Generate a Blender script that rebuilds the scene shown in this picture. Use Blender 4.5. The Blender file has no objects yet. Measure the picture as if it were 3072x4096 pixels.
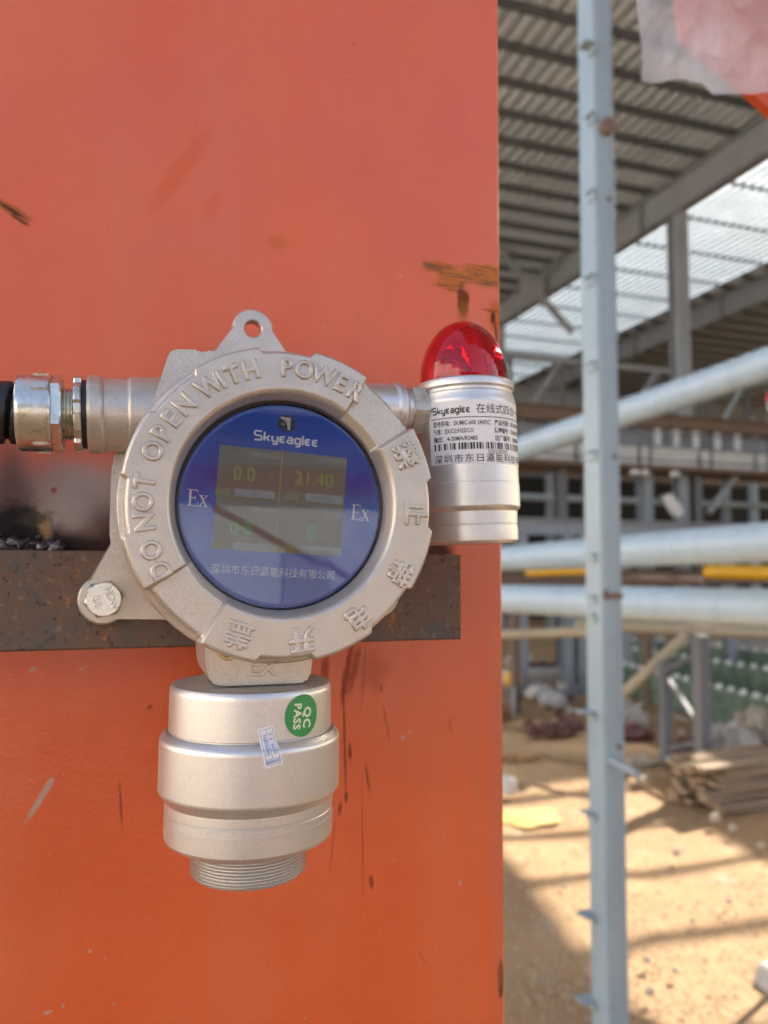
import bpy, bmesh, math, random
from mathutils import Vector, Matrix, noise
S = bpy.context.scene
COL = S.collection
R = math.radians

# ------------------------------------------------------------------ camera
CAMZ = 2.9
F = 3078.0                                   # focal length in photo pixels (photo 3072 x 4096)
TH, PI_, RO = R(18.5), R(4.1), R(0.25)       # yaw to the right, pitch up, roll
CP = Vector((0, -0.417, CAMZ))
r0 = Vector((math.cos(TH), -math.sin(TH), 0)); f0 = Vector((math.sin(TH), math.cos(TH), 0)); ZZ = Vector((0, 0, 1))
FW = f0 * math.cos(PI_) + ZZ * math.sin(PI_)
u0 = -f0 * math.sin(PI_) + ZZ * math.cos(PI_)
RT = r0 * math.cos(RO) + u0 * math.sin(RO)
UP = -r0 * math.sin(RO) + u0 * math.cos(RO)
def ray(px, py): return FW + RT * ((px - 1536) / F) + UP * ((2048 - py) / F)
def onY(px, py, Y): d = ray(px, py); return CP + d * ((Y - CP.y) / d.y)
def onX(px, py, X): d = ray(px, py); return CP + d * ((X - CP.x) / d.x)
def onZ(px, py, Z): d = ray(px, py); return CP + d * ((Z - CP.z) / d.z)
def onD(px, py, D): return CP + ray(px, py) * D
def depth(p): return (Vector(p) - CP).dot(FW)

cam = bpy.data.cameras.new('camera'); co = bpy.data.objects.new('camera', cam); COL.objects.link(co)
cam.sensor_fit = 'VERTICAL'; cam.sensor_height = 36.0; cam.lens = 36.0 * F / 4096.0
cam.clip_start = 0.02; cam.clip_end = 3000
m3 = Matrix((RT, UP, -FW)).transposed()
co.matrix_world = Matrix.Translation(CP) @ m3.to_4x4()
cam.dof.use_dof = True; cam.dof.focus_distance = 0.335; cam.dof.aperture_fstop = 8.8
S.camera = co

# ------------------------------------------------------------------ light
TO_SUN = Vector((16.3, 8.0, 15.5)).normalized()
EL = math.asin(TO_SUN.z); AZ = math.atan2(TO_SUN.x, TO_SUN.y)
w = bpy.data.worlds.new('World'); S.world = w; w.use_nodes = True
nt = w.node_tree; bg = nt.nodes['Background']
sk = nt.nodes.new('ShaderNodeTexSky'); sk.sky_type = 'NISHITA'; sk.sun_disc = False
sk.sun_elevation = EL; sk.sun_rotation = AZ; sk.dust_density = 4.5; sk.air_density = 1.0; sk.ozone_density = 0.7
nt.links.new(sk.outputs[0], bg.inputs[0]); bg.inputs[1].default_value = 0.15
sl = bpy.data.lights.new('sun', 'SUN'); sl.energy = 4.3; sl.angle = R(0.5); sl.color = (1, .93, .82)
so = bpy.data.objects.new('sun', sl); COL.objects.link(so); so.rotation_euler = (-TO_SUN).to_track_quat('-Z', 'Y').to_euler()
S.view_settings.view_transform = 'Standard'; S.view_settings.look = 'None'
S.view_settings.gamma = 1; S.view_settings.use_curve_mapping = False
S.view_settings.exposure = 1.68
S.cycles.max_bounces = 10; S.cycles.transparent_max_bounces = 16; S.cycles.diffuse_bounces = 5
S.cycles.sample_clamp_indirect = 6.0

# ------------------------------------------------------------------ node helpers
class NT:
    def __init__(s, name):
        s.m = bpy.data.materials.new(name); s.m.use_nodes = True; s.t = s.m.node_tree
        s.b = s.t.nodes['Principled BSDF']; s.out = s.t.nodes['Material Output']; s._co = None
    def n(s, typ, **k):
        x = s.t.nodes.new(typ)
        for a, v in k.items(): setattr(x, a, v)
        return x
    def lk(s, a, b): s.t.links.new(a, b)
    def put(s, sock, v):
        if hasattr(v, 'is_output'): s.lk(v, sock)
        elif v is not None:
            if isinstance(v, (tuple, list)) and len(v) == 3 and len(sock.default_value) == 4: v = (*v, 1)
            sock.default_value = v
    def co(s):
        if s._co is None: s._co = s.n('ShaderNodeTexCoord').outputs['Object']
        return s._co
    def math(s, op, a, b=0.0, c=False):
        x = s.n('ShaderNodeMath', operation=op); x.use_clamp = c
        s.put(x.inputs[0], a); s.put(x.inputs[1], b); return x.outputs[0]
    def mapping(s, loc=(0, 0, 0), rot=(0, 0, 0), sc=(1, 1, 1), v=None, typ='POINT'):
        x = s.n('ShaderNodeMapping', vector_type=typ); s.lk(v or s.co(), x.inputs[0])
        x.inputs[1].default_value = loc; x.inputs[2].default_value = rot; x.inputs[3].default_value = sc
        return x.outputs[0]
    def noise(s, sc, det=4, ro=.55, v=None, dist=0.0):
        x = s.n('ShaderNodeTexNoise'); s.lk(v or s.co(), x.inputs['Vector'])
        x.inputs['Scale'].default_value = sc; x.inputs['Detail'].default_value = det
        x.inputs['Roughness'].default_value = ro; x.inputs['Distortion'].default_value = dist
        return x.outputs['Fac']
    def rng(s, v, a, b, c=0.0, d=1.0, smooth=False):
        x = s.n('ShaderNodeMapRange'); x.clamp = True
        if smooth: x.interpolation_type = 'SMOOTHSTEP'
        s.put(x.inputs[0], v)
        for i, q in zip((1, 2, 3, 4), (a, b, c, d)): x.inputs[i].default_value = q
        return x.outputs[0]
    def mix(s, f, a, b):
        x = s.n('ShaderNodeMix', data_type='RGBA'); s.put(x.inputs[0], f); s.put(x.inputs[6], a); s.put(x.inputs[7], b)
        return x.outputs[2]
    def bump(s, h, st=.3, d=.001):
        x = s.n('ShaderNodeBump'); s.lk(h, x.inputs['Height']); x.inputs['Strength'].default_value = st
        x.inputs['Distance'].default_value = d; s.lk(x.outputs[0], s.b.inputs['Normal'])
    def set(s, col=None, rough=None, metal=None, **k):
        if col is not None: s.put(s.b.inputs['Base Color'], col)
        if rough is not None: s.put(s.b.inputs['Roughness'], rough)
        if metal is not None: s.put(s.b.inputs['Metallic'], metal)
        for a, v in k.items(): s.put(s.b.inputs[a], v)
        return s.m

def simple(name, col, rough=.5, metal=0.0, var=.25, sc=8.0, bump=0.0, bsc=60.0, **k):
    n = NT(name)
    dark = tuple(c * (1 - var) for c in col); lite = tuple(min(1, c * (1 + var)) for c in col)
    n.set(n.mix(n.rng(n.noise(sc, 5), .3, .7), dark, lite), n.rng(n.noise(sc * 1.7, 3), .3, .7, max(.02, rough - .08), min(1, rough + .08)), metal, **k)
    if bump: n.bump(n.noise(bsc, 4), .5, bump)
    return n.m

M = {}
# cast, silver-lacquered aluminium
n = NT('cast_silver_paint')
fl = n.noise(2600, 2, .6); bl = n.noise(60, 4)
c = n.mix(n.rng(bl, .3, .7), (.47, .42, .36), (.57, .515, .45)); c = n.mix(n.rng(fl, .56, .68, 0, .6), c, (.80, .76, .70))
c = n.mix(n.rng(fl, .44, .34, 0, .5), c, (.25, .21, .18))
c = n.mix(n.rng(n.noise(330, 3, .6), .70, .76, 0, .7), c, (.13, .10, .08))
n.set(c, n.rng(bl, .3, .7, .30, .40), .6); n.bump(n.noise(700, 3), .25, .0004); M['cast'] = n.m
# turned anodised aluminium
n = NT('turned_aluminium')
fl = n.noise(1800, 2, .6); st = n.noise(1.0, 3, v=n.mapping(sc=(6, 6, 3000)))
c = n.mix(n.rng(fl, .35, .7), (.58, .555, .525), (.69, .665, .635))
n.set(c, n.rng(st, .3, .7, .36, .45), .85); n.bump(st, .08, .0003); M['alu'] = n.m
# zinc plated
n = NT('zinc_plate'); bl = n.noise(140, 4)
c = n.mix(n.rng(bl, .35, .65), (.55, .55, .50), (.70, .69, .62)); c = n.mix(n.rng(n.noise(60, 3), .5, .7, 0, .5), c, (.62, .58, .40))
n.set(c, n.rng(bl, .3, .7, .2, .38), .95); n.bump(n.noise(500, 3), .08, .0002); M['zinc'] = n.m
M['brass'] = simple('brass_screw', (.66, .47, .22), .3, .9, .15, 200)
M['rubber'] = simple('black_rubber', (.012, .012, .014), .42, 0, .3, 90, .0003, 300)
M['oring'] = simple('dark_gasket', (.01, .01, .012), .5, 0, .2, 90)
M['stick'] = simple('sticker_white', (.74, .71, .70), .4, 0, .05, 60)
M['stick2'] = simple('sticker_clear_film', (.74, .71, .67), .4, 0, .05, 60)
M['ink'] = simple('black_ink', (.015, .014, .016), .5, 0, .1, 60)
M['blueink'] = simple('blue_ink', (.02, .16, .5), .5, 0, .1, 60)
M['green_st'] = simple('green_sticker', (.035, .27, .07), .35, 0, .12, 80)
M['whiteink'] = simple('white_print', (.86, .86, .86), .5, 0, .05, 90)
M['creamink'] = simple('cream_print', (.68, .70, .52), .5, 0, .05, 90)
# display parts
M['face'] = simple('blue_printed_panel', (.004, .082, .50), .13, 0, .10, 40)
n = NT('lcd_glass'); n.set((.13, .125, .10), .35, 0); n.put(n.b.inputs['Emission Color'], (.30, .23, .14)); n.put(n.b.inputs['Emission Strength'], .02); M['lcd'] = n.m
def emis(name, col, st):
    n = NT(name); n.set(tuple(c * .4 for c in col), .5, 0); n.put(n.b.inputs['Emission Color'], col); n.put(n.b.inputs['Emission Strength'], st); return n.m
M['seg_y'] = emis('lcd_digits_yellowgreen', (.34, .36, .08), .07)
M['seg_g'] = emis('lcd_digits_green', (.12, .36, .14), .09)
M['seg_w'] = emis('lcd_small_text', (.35, .33, .28), .10)
M['seg_bar'] = emis('lcd_bar', (.22, .22, .22), .11)
M['seg_line'] = emis('lcd_line', (.42, .26, .08), .07)
# window glass: clear sheet that reflects by its index only
n = NT('clear_window'); t = n.t; t.nodes.remove(n.b)
fr = n.n('ShaderNodeFresnel'); fr.inputs[0].default_value = 1.72
tr = n.n('ShaderNodeBsdfTransparent'); gl = n.n('ShaderNodeBsdfGlossy'); gl.inputs['Roughness'].default_value = .012
mx = n.n('ShaderNodeMixShader'); n.lk(fr.outputs[0], mx.inputs[0]); n.lk(tr.outputs[0], mx.inputs[1]); n.lk(gl.outputs[0], mx.inputs[2])
n.lk(mx.outputs[0], n.out.inputs[0]); M['glass'] = n.m
n = NT('red_dome_plastic'); n.set((.82, .006, .045), .03, 0); n.put(n.b.inputs['Transmission Weight'], .93); n.put(n.b.inputs['IOR'], 1.49); M['red'] = n.m
M['mirror'] = simple('chrome_reflector', (.8, .8, .8), .12, 1, .05, 50)
M['redlens'] = simple('dull_red_plastic', (.5, .02, .03), .25, 0, .15, 50)

# ------------------------------------------------------------------ mesh helpers
class MB:
    def __init__(s): s.bm = bmesh.new()
    def add(s, verts, faces):
        vs = [s.bm.verts.new(v) for v in verts]
        for f in faces:
            try: s.bm.faces.new([vs[i] for i in f])
            except ValueError: pass
        return vs
    def box(s, lo, hi, bev=0.0, mat=None, seg=1):
        b = bmesh.new(); bmesh.ops.create_cube(b, size=1)
        lo = Vector(lo); hi = Vector(hi); c = (lo + hi) / 2; d = hi - lo
        for v in b.verts: v.co = Vector((v.co.x * d.x, v.co.y * d.y, v.co.z * d.z)) + c
        if bev: bmesh.ops.bevel(b, geom=b.edges[:], offset=bev, segments=seg, affect='EDGES', clamp_overlap=True)
        s.merge(b, mat); return s
    def merge(s, b, mat=None):
        b.verts.index_update()
        vs = [s.bm.verts.new((mat @ v.co) if mat is not None else v.co) for v in b.verts]
        for f in b.faces:
            try: s.bm.faces.new([vs[v.index] for v in f.verts])
            except ValueError: pass
        b.free()
    def beam(s, p0, p1, wx, wz, up=ZZ, bev=0.0):
        p0 = Vector(p0); p1 = Vector(p1); d = p1 - p0; L = d.length; y = d / L
        x = y.cross(up); x = x.normalized() if x.length > 1e-6 else Vector((1, 0, 0)); z = x.cross(y)
        m = Matrix((x, y, z)).transposed().to_4x4(); m.translation = (p0 + p1) / 2
        return s.box((-wx / 2, -L / 2, -wz / 2), (wx / 2, L / 2, wz / 2), bev, m)
    def ibeam(s, p0, p1, wid, dep, tf, tw, up=ZZ):
        p0 = Vector(p0); p1 = Vector(p1); d = (p1 - p0); L = d.length; y = d / L
        x = y.cross(up).normalized(); z = x.cross(y)
        m = Matrix((x, y, z)).transposed().to_4x4(); m.translation = (p0 + p1) / 2
        s.box((-wid / 2, -L / 2, dep / 2 - tf), (wid / 2, L / 2, dep / 2), 0, m)
        s.box((-wid / 2, -L / 2, -dep / 2), (wid / 2, L / 2, -dep / 2 + tf), 0, m)
        return s.box((-tw / 2, -L / 2, -dep / 2 + tf), (tw / 2, L / 2, dep / 2 - tf), 0, m)
    def lathe(s, prof, m=Matrix.Identity(4), n=64, close=False):
        """prof: list of (radius, z) turned about local Z"""
        L_ = [math.hypot(b_[0] - a_[0], b_[1] - a_[1]) for a_, b_ in zip(prof, prof[1:])]
        if not close and L_:
            lim = .16 * max(L_); pp = [prof[0]]
            for (a_, b_), l_ in zip(zip(prof, prof[1:]), L_):      # loops that hold flat walls flat next to their edges
                if l_ > lim and l_ > 1e-6 and min(a_[0], b_[0]) > 1e-6:
                    for q in (.05, .95): pp.append((a_[0] + (b_[0] - a_[0]) * q, a_[1] + (b_[1] - a_[1]) * q))
                pp.append(b_)
            prof = pp
        rings = []
        for r_, z_ in prof:
            if r_ < 1e-7: rings.append([s.bm.verts.new(m @ Vector((0, 0, z_)))])
            else: rings.append([s.bm.verts.new(m @ Vector((r_ * math.cos(2 * math.pi * i / n), r_ * math.sin(2 * math.pi * i / n), z_))) for i in range(n)])
        for a, b in zip(rings, rings[1:] + ([rings[0]] if close else [])):
            for i in range(n):
                j = (i + 1) % n
                f = [a[i % len(a)], a[j % len(a)], b[j % len(b)], b[i % len(b)]]
                u = []
                for v in f:
                    if v not in u: u.append(v)
                if len(u) > 2: s.bm.faces.new(u)
        return s
    def tube(s, p0, p1, rad, n=24, rnd=0.0):
        p0 = Vector(p0); p1 = Vector(p1); L = (p1 - p0).length
        m = (p1 - p0).to_track_quat('Z', 'Y').to_matrix().to_4x4(); m.translation = p0
        if rnd: pr = [(0, 0)] + [(rad * math.sin(t * math.pi / 12), rnd * (1 - math.cos(t * math.pi / 12))) for t in range(1, 7)] + \
                     [(rad * math.cos(t * math.pi / 12), L - rnd + rnd * math.sin(t * math.pi / 12)) for t in range(0, 6)] + [(0, L)]
        else: pr = [(0, 0), (rad, 0), (rad, L), (0, L)]
        return s.lathe(pr, m, n)
    def prism(s, pts, y0, y1, bev=0.0, m=None):
        """outline in (x,z), extruded from y0 to y1 along Y"""
        b = bmesh.new()
        vs = [b.verts.new((x, y0, z)) for x, z in pts]
        f = b.faces.new(vs)
        e = bmesh.ops.extrude_face_region(b, geom=[f])
        bmesh.ops.translate(b, verts=[v for v in e['geom'] if isinstance(v, bmesh.types.BMVert)], vec=(0, y1 - y0, 0))
        bmesh.ops.recalc_face_normals(b, faces=b.faces[:])
        if bev: bmesh.ops.bevel(b, geom=b.edges[:], offset=bev, segments=2, affect='EDGES', clamp_overlap=True)
        s.merge(b, m); return s
    def lump(s, c, sx, sy, sz, seed=0, amp=.25, fr=1.3, sub=3, flat=None):
        b = bmesh.new(); bmesh.ops.create_icosphere(b, subdivisions=sub, radius=1)
        for v in b.verts:
            d = 1 + amp * noise.fractal(v.co * fr + Vector((seed * 3.7, seed * 1.3, seed)), 1.0, 2.0, 3)
            q = v.co * d
            v.co = Vector((q.x * sx, q.y * sy, max(q.z, -0.5) * sz)) + Vector(c)
        s.merge(b); return s

def obj(name, mb, mat, parent=None, origin=None, smooth=30, root=None):
    """link a mesh; vertices are in world coordinates, stored relative to the thing's base"""
    me = bpy.data.meshes.new(name); bm = mb.bm
    base = Vector((0, 0, 0))
    p = parent
    while p is not None: base += p.location; p = p.parent
    if parent is None and origin is not None: base = Vector(origin)
    for v in bm.verts: v.co -= base
    bmesh.ops.recalc_face_normals(bm, faces=bm.faces[:]) if not getattr(mb, 'keep', False) else None
    bm.to_mesh(me); bm.free(); me.materials.append(mat)
    if smooth:
        me.polygons.foreach_set('use_smooth', [True] * len(me.polygons)); me.set_sharp_from_angle(angle=R(smooth))
    o = bpy.data.objects.new(name, me); COL.objects.link(o)
    if parent is not None: o.parent = parent
    elif origin is not None: o.location = base
    return o
def tag(o, label=None, cat=None, group=None, kind=None):
    if label: o['label'] = label
    if cat: o['category'] = cat
    if group: o['group'] = group
    if kind: o['kind'] = kind
    return o
def thing(name, label, cat, loc, group=None):
    o = bpy.data.objects.new(name, None); o.empty_display_size = .05; COL.objects.link(o); o.location = loc
    return tag(o, label, cat, group)

TC = bpy.data.curves.new('text', 'FONT'); TO = bpy.data.objects.new('text_tool', TC)
def text(mb, s, size, fn, align='CENTER', sx=1.0, ext=0.0, bev=0.0, off=0.0, res=2, vc=True, spc=1.0, fit=None):
    """write s into mb; fn maps flat text coordinates (x, y, height) in metres to the world"""
    TC.body = s; TC.size = size; TC.align_x = align; TC.extrude = ext; TC.bevel_depth = bev; TC.bevel_resolution = 1
    TC.offset = off; TC.resolution_u = res; TC.space_character = spc
    me = bpy.data.meshes.new_from_object(TO)
    vs = [v.co.copy() for v in me.vertices]
    if vs and vc:
        cy = size * .35 if not any(ord(ch) > 0x2e80 for ch in s) else size * .38
    else: cy = 0
    if fit: w0 = [v.x for v in vs]; sx = fit / (max(w0) - min(w0))
    mb.add([fn(v.x * sx, v.y - cy, v.z) for v in vs], [tuple(p.vertices) for p in me.polygons])
    bpy.data.meshes.remove(me)
def frame(o, rt, up, nrm):
    o = Vector(o); rt = Vector(rt); up = Vector(up); nrm = Vector(nrm)
    return lambda x, y, z: o + rt * x + up * y + nrm * z
LOGO = {'S': (.75, [[(.75, 1), (.12, 1), (0, .88), (0, .62), (.12, .5), (.63, .5), (.75, .38), (.75, .12), (.63, 0), (0, 0)]]),
        'k': (.55, [[(0, 0), (0, 1)], [(.1, .31), (.24, .31), (.55, .62)], [(.27, .26), (.55, 0)]]),
        'y': (.55, [[(0, .62), (0, .12), (.1, 0), (.44, 0)], [(.55, .62), (.55, -.2), (.43, -.3), (.08, -.3)]]),
        'e': (.5, [[(.5, .62), (.12, .62), (0, .5), (0, .12), (.12, 0), (.5, 0)], [(.1, .31), (.42, .31)]]),
        'a': (.55, [[(.05, .62), (.43, .62), (.55, .5), (.55, 0), (.12, 0), (0, .1), (0, .24), (.12, .33), (.45, .33)]]),
        'g': (.55, [[(.45, .62), (.12, .62), (0, .5), (0, .12), (.12, 0), (.45, 0)], [(.55, .70), (.55, -.18), (.43, -.3), (.08, -.3)]]),
        'l': (.0, [[(0, 1), (0, -.08)]])}
def strip(mb, fn, pts, w_, lift):
    """one mitred band along a polyline"""
    P_ = [Vector(q) for q in pts]; L_ = []; R_ = []
    d0 = (P_[1] - P_[0]).normalized(); d1 = (P_[-1] - P_[-2]).normalized()
    for i, q in enumerate(P_):
        a_ = (P_[i] - P_[i - 1]).normalized() if i else d0; b_ = (P_[i + 1] - P_[i]).normalized() if i < len(P_) - 1 else d1
        na, nb = Vector((-a_.y, a_.x)), Vector((-b_.y, b_.x)); m_ = (na + nb).normalized(); k_ = w_ / 2 / max(.5, m_.dot(na))
        L_.append(q + m_ * k_); R_.append(q - m_ * k_)
    V = [fn(q.x, q.y, lift) for ab in zip(L_, R_) for q in ab]
    mb.add(V, [(2 * i, 2 * i + 1, 2 * i + 3, 2 * i + 2) for i in range(len(P_) - 1)])
def logo(mb, fn, width, cap, th=.22):
    """the lettering Skyeaglee, left end of the baseline at the origin"""
    tot = sum(LOGO[c][0] for c in 'Skyeaglee') + 8 * .29; x = 0; kx = width / tot
    for ch in 'Skyeaglee':
        for q, st in enumerate(LOGO[ch][1]): strip(mb, lambda a, b, z: fn(a * kx, b * cap, z), [(x + a, b) for a, b in st], th, q * .00002)
        x += LOGO[ch][0] + .29
mm = .001
def D3(x, y, z): return Vector((x * mm, y * mm, CAMZ + z * mm))       # device millimetres -> world

# ------------------------------------------------------------------ ground
def gz(x, y):
    h = .10 * noise.noise(Vector((x * .35, y * .35, 1.7))) + .035 * noise.noise(Vector((x * 1.6, y * 1.6, 4.2))) + .012 * noise.noise(Vector((x * 5, y * 5, 9.1)))
    return h - .05
def spread(lo, hi, st, far):
    a = []; x = lo
    while x < hi: a.append(x); x += st
    a.append(hi); k = st
    b = []
    x = hi
    while x < far: k *= 1.35; x += k; b.append(x)
    c = []; x = lo; k = st
    while x > -far: k *= 1.35; x -= k; c.append(x)
    return c[::-1] + a + b
xs = spread(-2, 15, .12, 900); ys = spread(-3, 22, .14, 900)
mb = MB(); W = len(xs)
mb.add([(x, y, gz(x, y)) for y in ys for x in xs], [(j * W + i, j * W + i + 1, (j + 1) * W + i + 1, (j + 1) * W + i) for j in range(len(ys) - 1) for i in range(W - 1)])
n = NT('sandy_ground')
a1 = n.noise(.9, 6, .6); a2 = n.noise(9, 5, .65); a3 = n.noise(70, 3, .6)
c = n.mix(n.rng(a1, .35, .65), (.35, .205, .095), (.445, .28, .14)); c = n.mix(n.rng(a2, .45, .7, 0, .6), c, (.29, .18, .095))
c = n.mix(n.rng(a3, .6, .72, 0, .5), c, (.58, .47, .34)); c = n.mix(n.rng(n.noise(3.2, 4), .6, .72, 0, .5), c, (.38, .33, .27))
n.set(c, .92); n.bump(n.math('ADD', n.noise(25, 5, .65), n.math('MULTIPLY', a3, .4)), .7, .03); M['ground'] = n.m
tag(obj('ground', mb, n.m, smooth=60), kind='structure')

# ------------------------------------------------------------------ foreground steel column with worn orange paint
SC = Vector((.04, .05, 0))                       # base of the column
def stain_pt(px, py): p = onY(px, py, .05); return p.x - SC.x, p.z
n = NT('orange_paint')
co_ = n.co()
sep = n.n('ShaderNodeSeparateXYZ'); n.lk(co_, sep.inputs[0])
flat = n.n('ShaderNodeCombineXYZ'); n.lk(sep.outputs[0], flat.inputs[0]); n.lk(sep.outputs[2], flat.inputs[1]); FV = flat.outputs[0]
wob1 = n.noise(120, 5, .65, v=FV); wob2 = n.noise(28, 4, .6, v=FV)
hstr = n.noise(1, 4, .6, v=n.mapping(sc=(60, 420, 1), v=FV))
cloud = n.noise(7, 4, .55, v=FV)
paint = n.mix(n.rng(cloud, .3, .7), (.57, .082, .016), (.64, .105, .022))
paint = n.mix(n.rng(n.noise(1, 3, v=n.mapping(sc=(14, 3, 1), v=FV)), .45, .75, 0, .45), paint, (.60, .15, .06))
rough = n.rng(cloud, .3, .7, .30, .40)
def blob(px, py, wx, wz, rot=0.0, amp=.5, soft=.35, tex=None):
    """mask 1 inside an ellipse (half sizes in photo pixels) drawn on the column face, edge broken by noise"""
    x, z = stain_pt(px, py); k = depth(onY(px, py, .05)) / F
    v = n.mapping(loc=(x, z, 0), rot=(0, 0, R(rot)), sc=(wx * k, wz * k, 1), v=FV, typ='TEXTURE')
    ln = n.n('ShaderNodeVectorMath', operation='LENGTH'); n.lk(v, ln.inputs[0])
    d = n.math('ADD', ln.outputs['Value'], n.math('MULTIPLY', n.math('SUBTRACT', tex or wob1, .5), amp * 2))
    return n.rng(d, 1 + soft, 1 - soft, 0, 1, True)
matte = None
def over(mask, col, amt=1.0):
    global paint, matte
    if sum(col) < .62: k__ = n.math('MULTIPLY', mask, amt); matte = k__ if matte is None else n.math('MAXIMUM', matte, k__)
    paint = n.mix(n.math('MULTIPLY', mask, amt), paint, col)
# faint rub marks in the paint
over(blob(720, 680, 35, 190, -30, .2, .5, wob2), (.50, .065, .016), .28)
over(blob(850, 820, 25, 60, -20, .3, .6, wob2), (.50, .065, .016), .2)
over(blob(700, 1000, 60, 40, 30, .4, .6, wob2), (.66, .15, .06), .15)
over(blob(1110, 970, 40, 25, 0, .5, .5), (.42, .12, .03), .4)
# rust scrape at the right edge, with its run
mixt = n.math('ADD', n.math('MULTIPLY', hstr, .55), n.math('MULTIPLY', wob1, .45))
hs2 = n.noise(1, 5, .65, v=n.mapping(sc=(45, 700, 1), v=FV))
for q in ((1768, 1075, 85, 26, -8), (1815, 1112, 70, 40, 0), (1905, 1100, 95, 42, -3), (1965, 1112, 45, 48, 0), (1790, 1145, 60, 18, -5)):
    m_ = blob(*q, 1.5, .25, mixt); over(m_, (.44, .15, .025), .62); over(n.math('MULTIPLY', m_, n.rng(hs2, .46, .56)), (.13, .055, .03), .68)
over(blob(1730, 1065, 45, 14, -12, .5, .4), (.10, .06, .03), .6)
over(blob(1852, 1195, 25, 62, 2, .9, .25), (.10, .038, .015), .9); over(blob(1853, 1245, 22, 40, 0, .4, .5), (.26, .09, .015), .7)
over(blob(1985, 1270, 30, 60, 0, .4, .5, wob2), (.42, .10, .012), .7)
over(blob(1972, 1270, 10, 26, -5, .3, .3), (.03, .016, .018), .9); over(blob(1984, 1330, 5, 50, 6, .3, .3), (.03, .016, .018), .8)
over(blob(1965, 1243, 36, 5, -2, .4, .5), (.10, .04, .012), .6)
# scratch at the left edge
over(blob(40, 835, 85, 20, -24, .5, .3), (.33, .10, .03), .8); over(blob(45, 840, 62, 8, -28, .6, .4), (.06, .03, .02), .9); over(blob(80, 880, 34, 9, -28, .8, .4), (.07, .035, .022), .8)
# burn and soot over the weld
over(blob(230, 2060, 330, 180, 14, .35, .6, wob2), (.27, .15, .11), .85)
over(blob(315, 2015, 190, 130, 22, .5, .75, wob2), (.47, .41, .36), .85)
over(blob(55, 2040, 62, 230, 6, .3, .7, wob2), (.02, .017, .02), .93)
over(blob(15, 1990, 95, 150, 0, .4, .8, wob2), (.10, .05, .04), .7)
over(blob(300, 2180, 260, 55, 0, .5, .6, wob2), (.014, .012, .012), .95)
over(blob(455, 2130, 95, 90, 30, .4, .7, wob2), (.03, .016, .014), .85)
over(blob(130, 1940, 170, 130, 20, .5, .9, wob2), (.16, .11, .10), .5); over(blob(440, 2060, 130, 120, 30, .5, .9, wob2), (.14, .09, .08), .45)
over(blob(85, 2120, 140, 95, -14, .8, .4), (.012, .011, .012), .9)
over(blob(178, 2100, 22, 60, 15, .8, .5), (.42, .27, .13), .75)
over(blob(130, 2075, 60, 26, 10, .9, .4), (.06, .05, .035), .8)
over(blob(215, 1962, 11, 13, 0, .4, .4), (.28, .03, .012), .8)
over(blob(1755, 2210, 60, 45, 0, .5, .5, wob2), (.03, .018, .016), .9)
# dark scuffs right of the sensor, chips below
for px, py, wx, wz, ro, k in ((1388, 2690, 13, 120, -10, .75), (1415, 2680, 16, 90, -12, .6), (1300, 2680, 16, 60, -3, .6), (1455, 2700, 6, 110, -4, .35), (1378, 2950, 5, 240, 2, .75), (1385, 3190, 7, 22, 0, .9), (1400, 3005, 7, 34, 2, .95), (1360, 3235, 8, 28, -8, .85),
                              (1470, 3110, 5, 60, 9, .75), (1450, 3370, 4, 200, 1, .5), (1330, 3380, 4, 110, -6, .5), (1485, 3528, 9, 24, 8, .9), (1545, 2890, 4, 70, 12, .5), (1525, 2750, 4, 16, 0, .6),
                              (483, 3215, 5, 80, 5, .7), (600, 2828, 10, 8, 40, .7), (1690, 3830, 4, 40, 30, .3), (1490, 2690, 60, 70, 0, .25), (1800, 2900, 6, 26, 10, .3)):
    over(blob(px, py, wx, wz, ro, .75, .45), (.075, .022, .013), k * .8)
for px, py, wx, wz, ro in ((165, 3190, 12, 95, -30), (130, 2678, 15, 6, 30), (360, 3806, 6, 7, 0), (421, 3834, 4, 5, 0), (253, 4022, 5, 9, -20), (455, 4018, 4, 6, 0), (190, 4050, 16, 6, 10), (1612, 2950, 6, 9, -30), (1640, 2925, 5, 5, 0), (1602, 1105, 5, 5, 0), (1220, 4075, 4, 5, 0), (1840, 3530, 5, 10, -20), (325, 2676, 8, 5, 0)):
    over(blob(px, py, wx, wz, ro, .9, .4), (.36, .29, .23), .8)
over(blob(2003, 3920, 14, 75, 0, .5, .3), (.13, .05, .015), .9); over(blob(2003, 3965, 9, 28, 0, .5, .3), (.05, .02, .01), .8)
over(blob(1985, 3300, 26, 900, 0, .15, .9, wob2), (.45, .13, .07), .45); over(blob(1905, 3000, 20, 700, 0, .2, .9, wob2), (.50, .12, .055), .3)
spx = n.noise(230, 2, .5, v=FV); over(n.rng(spx, .72, .79), (.30, .035, .012), .5); over(n.rng(n.noise(310, 2, .5, v=n.mapping(loc=(3, 5, 0), v=FV)), .73, .79), (.62, .34, .24), .5)
n.set(paint, n.math('ADD', rough, n.math('MULTIPLY', matte, .5), True), 0, **{'Specular IOR Level': n.rng(matte, 0, 1, .7, .12)})
n.bump(n.math('ADD', n.noise(420, 3, .5, v=FV), n.math('ADD', n.math('MULTIPLY', n.noise(45, 5, .6, v=FV), 2.2), n.math('MULTIPLY', n.noise(9, 3, .5, v=FV), 9))), .4, .0006); M['orange'] = n.m
M['orange2'] = simple('orange_paint_plain', (.62, .095, .018), .40, 0, .12, 6, .0008, 60)

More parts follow.
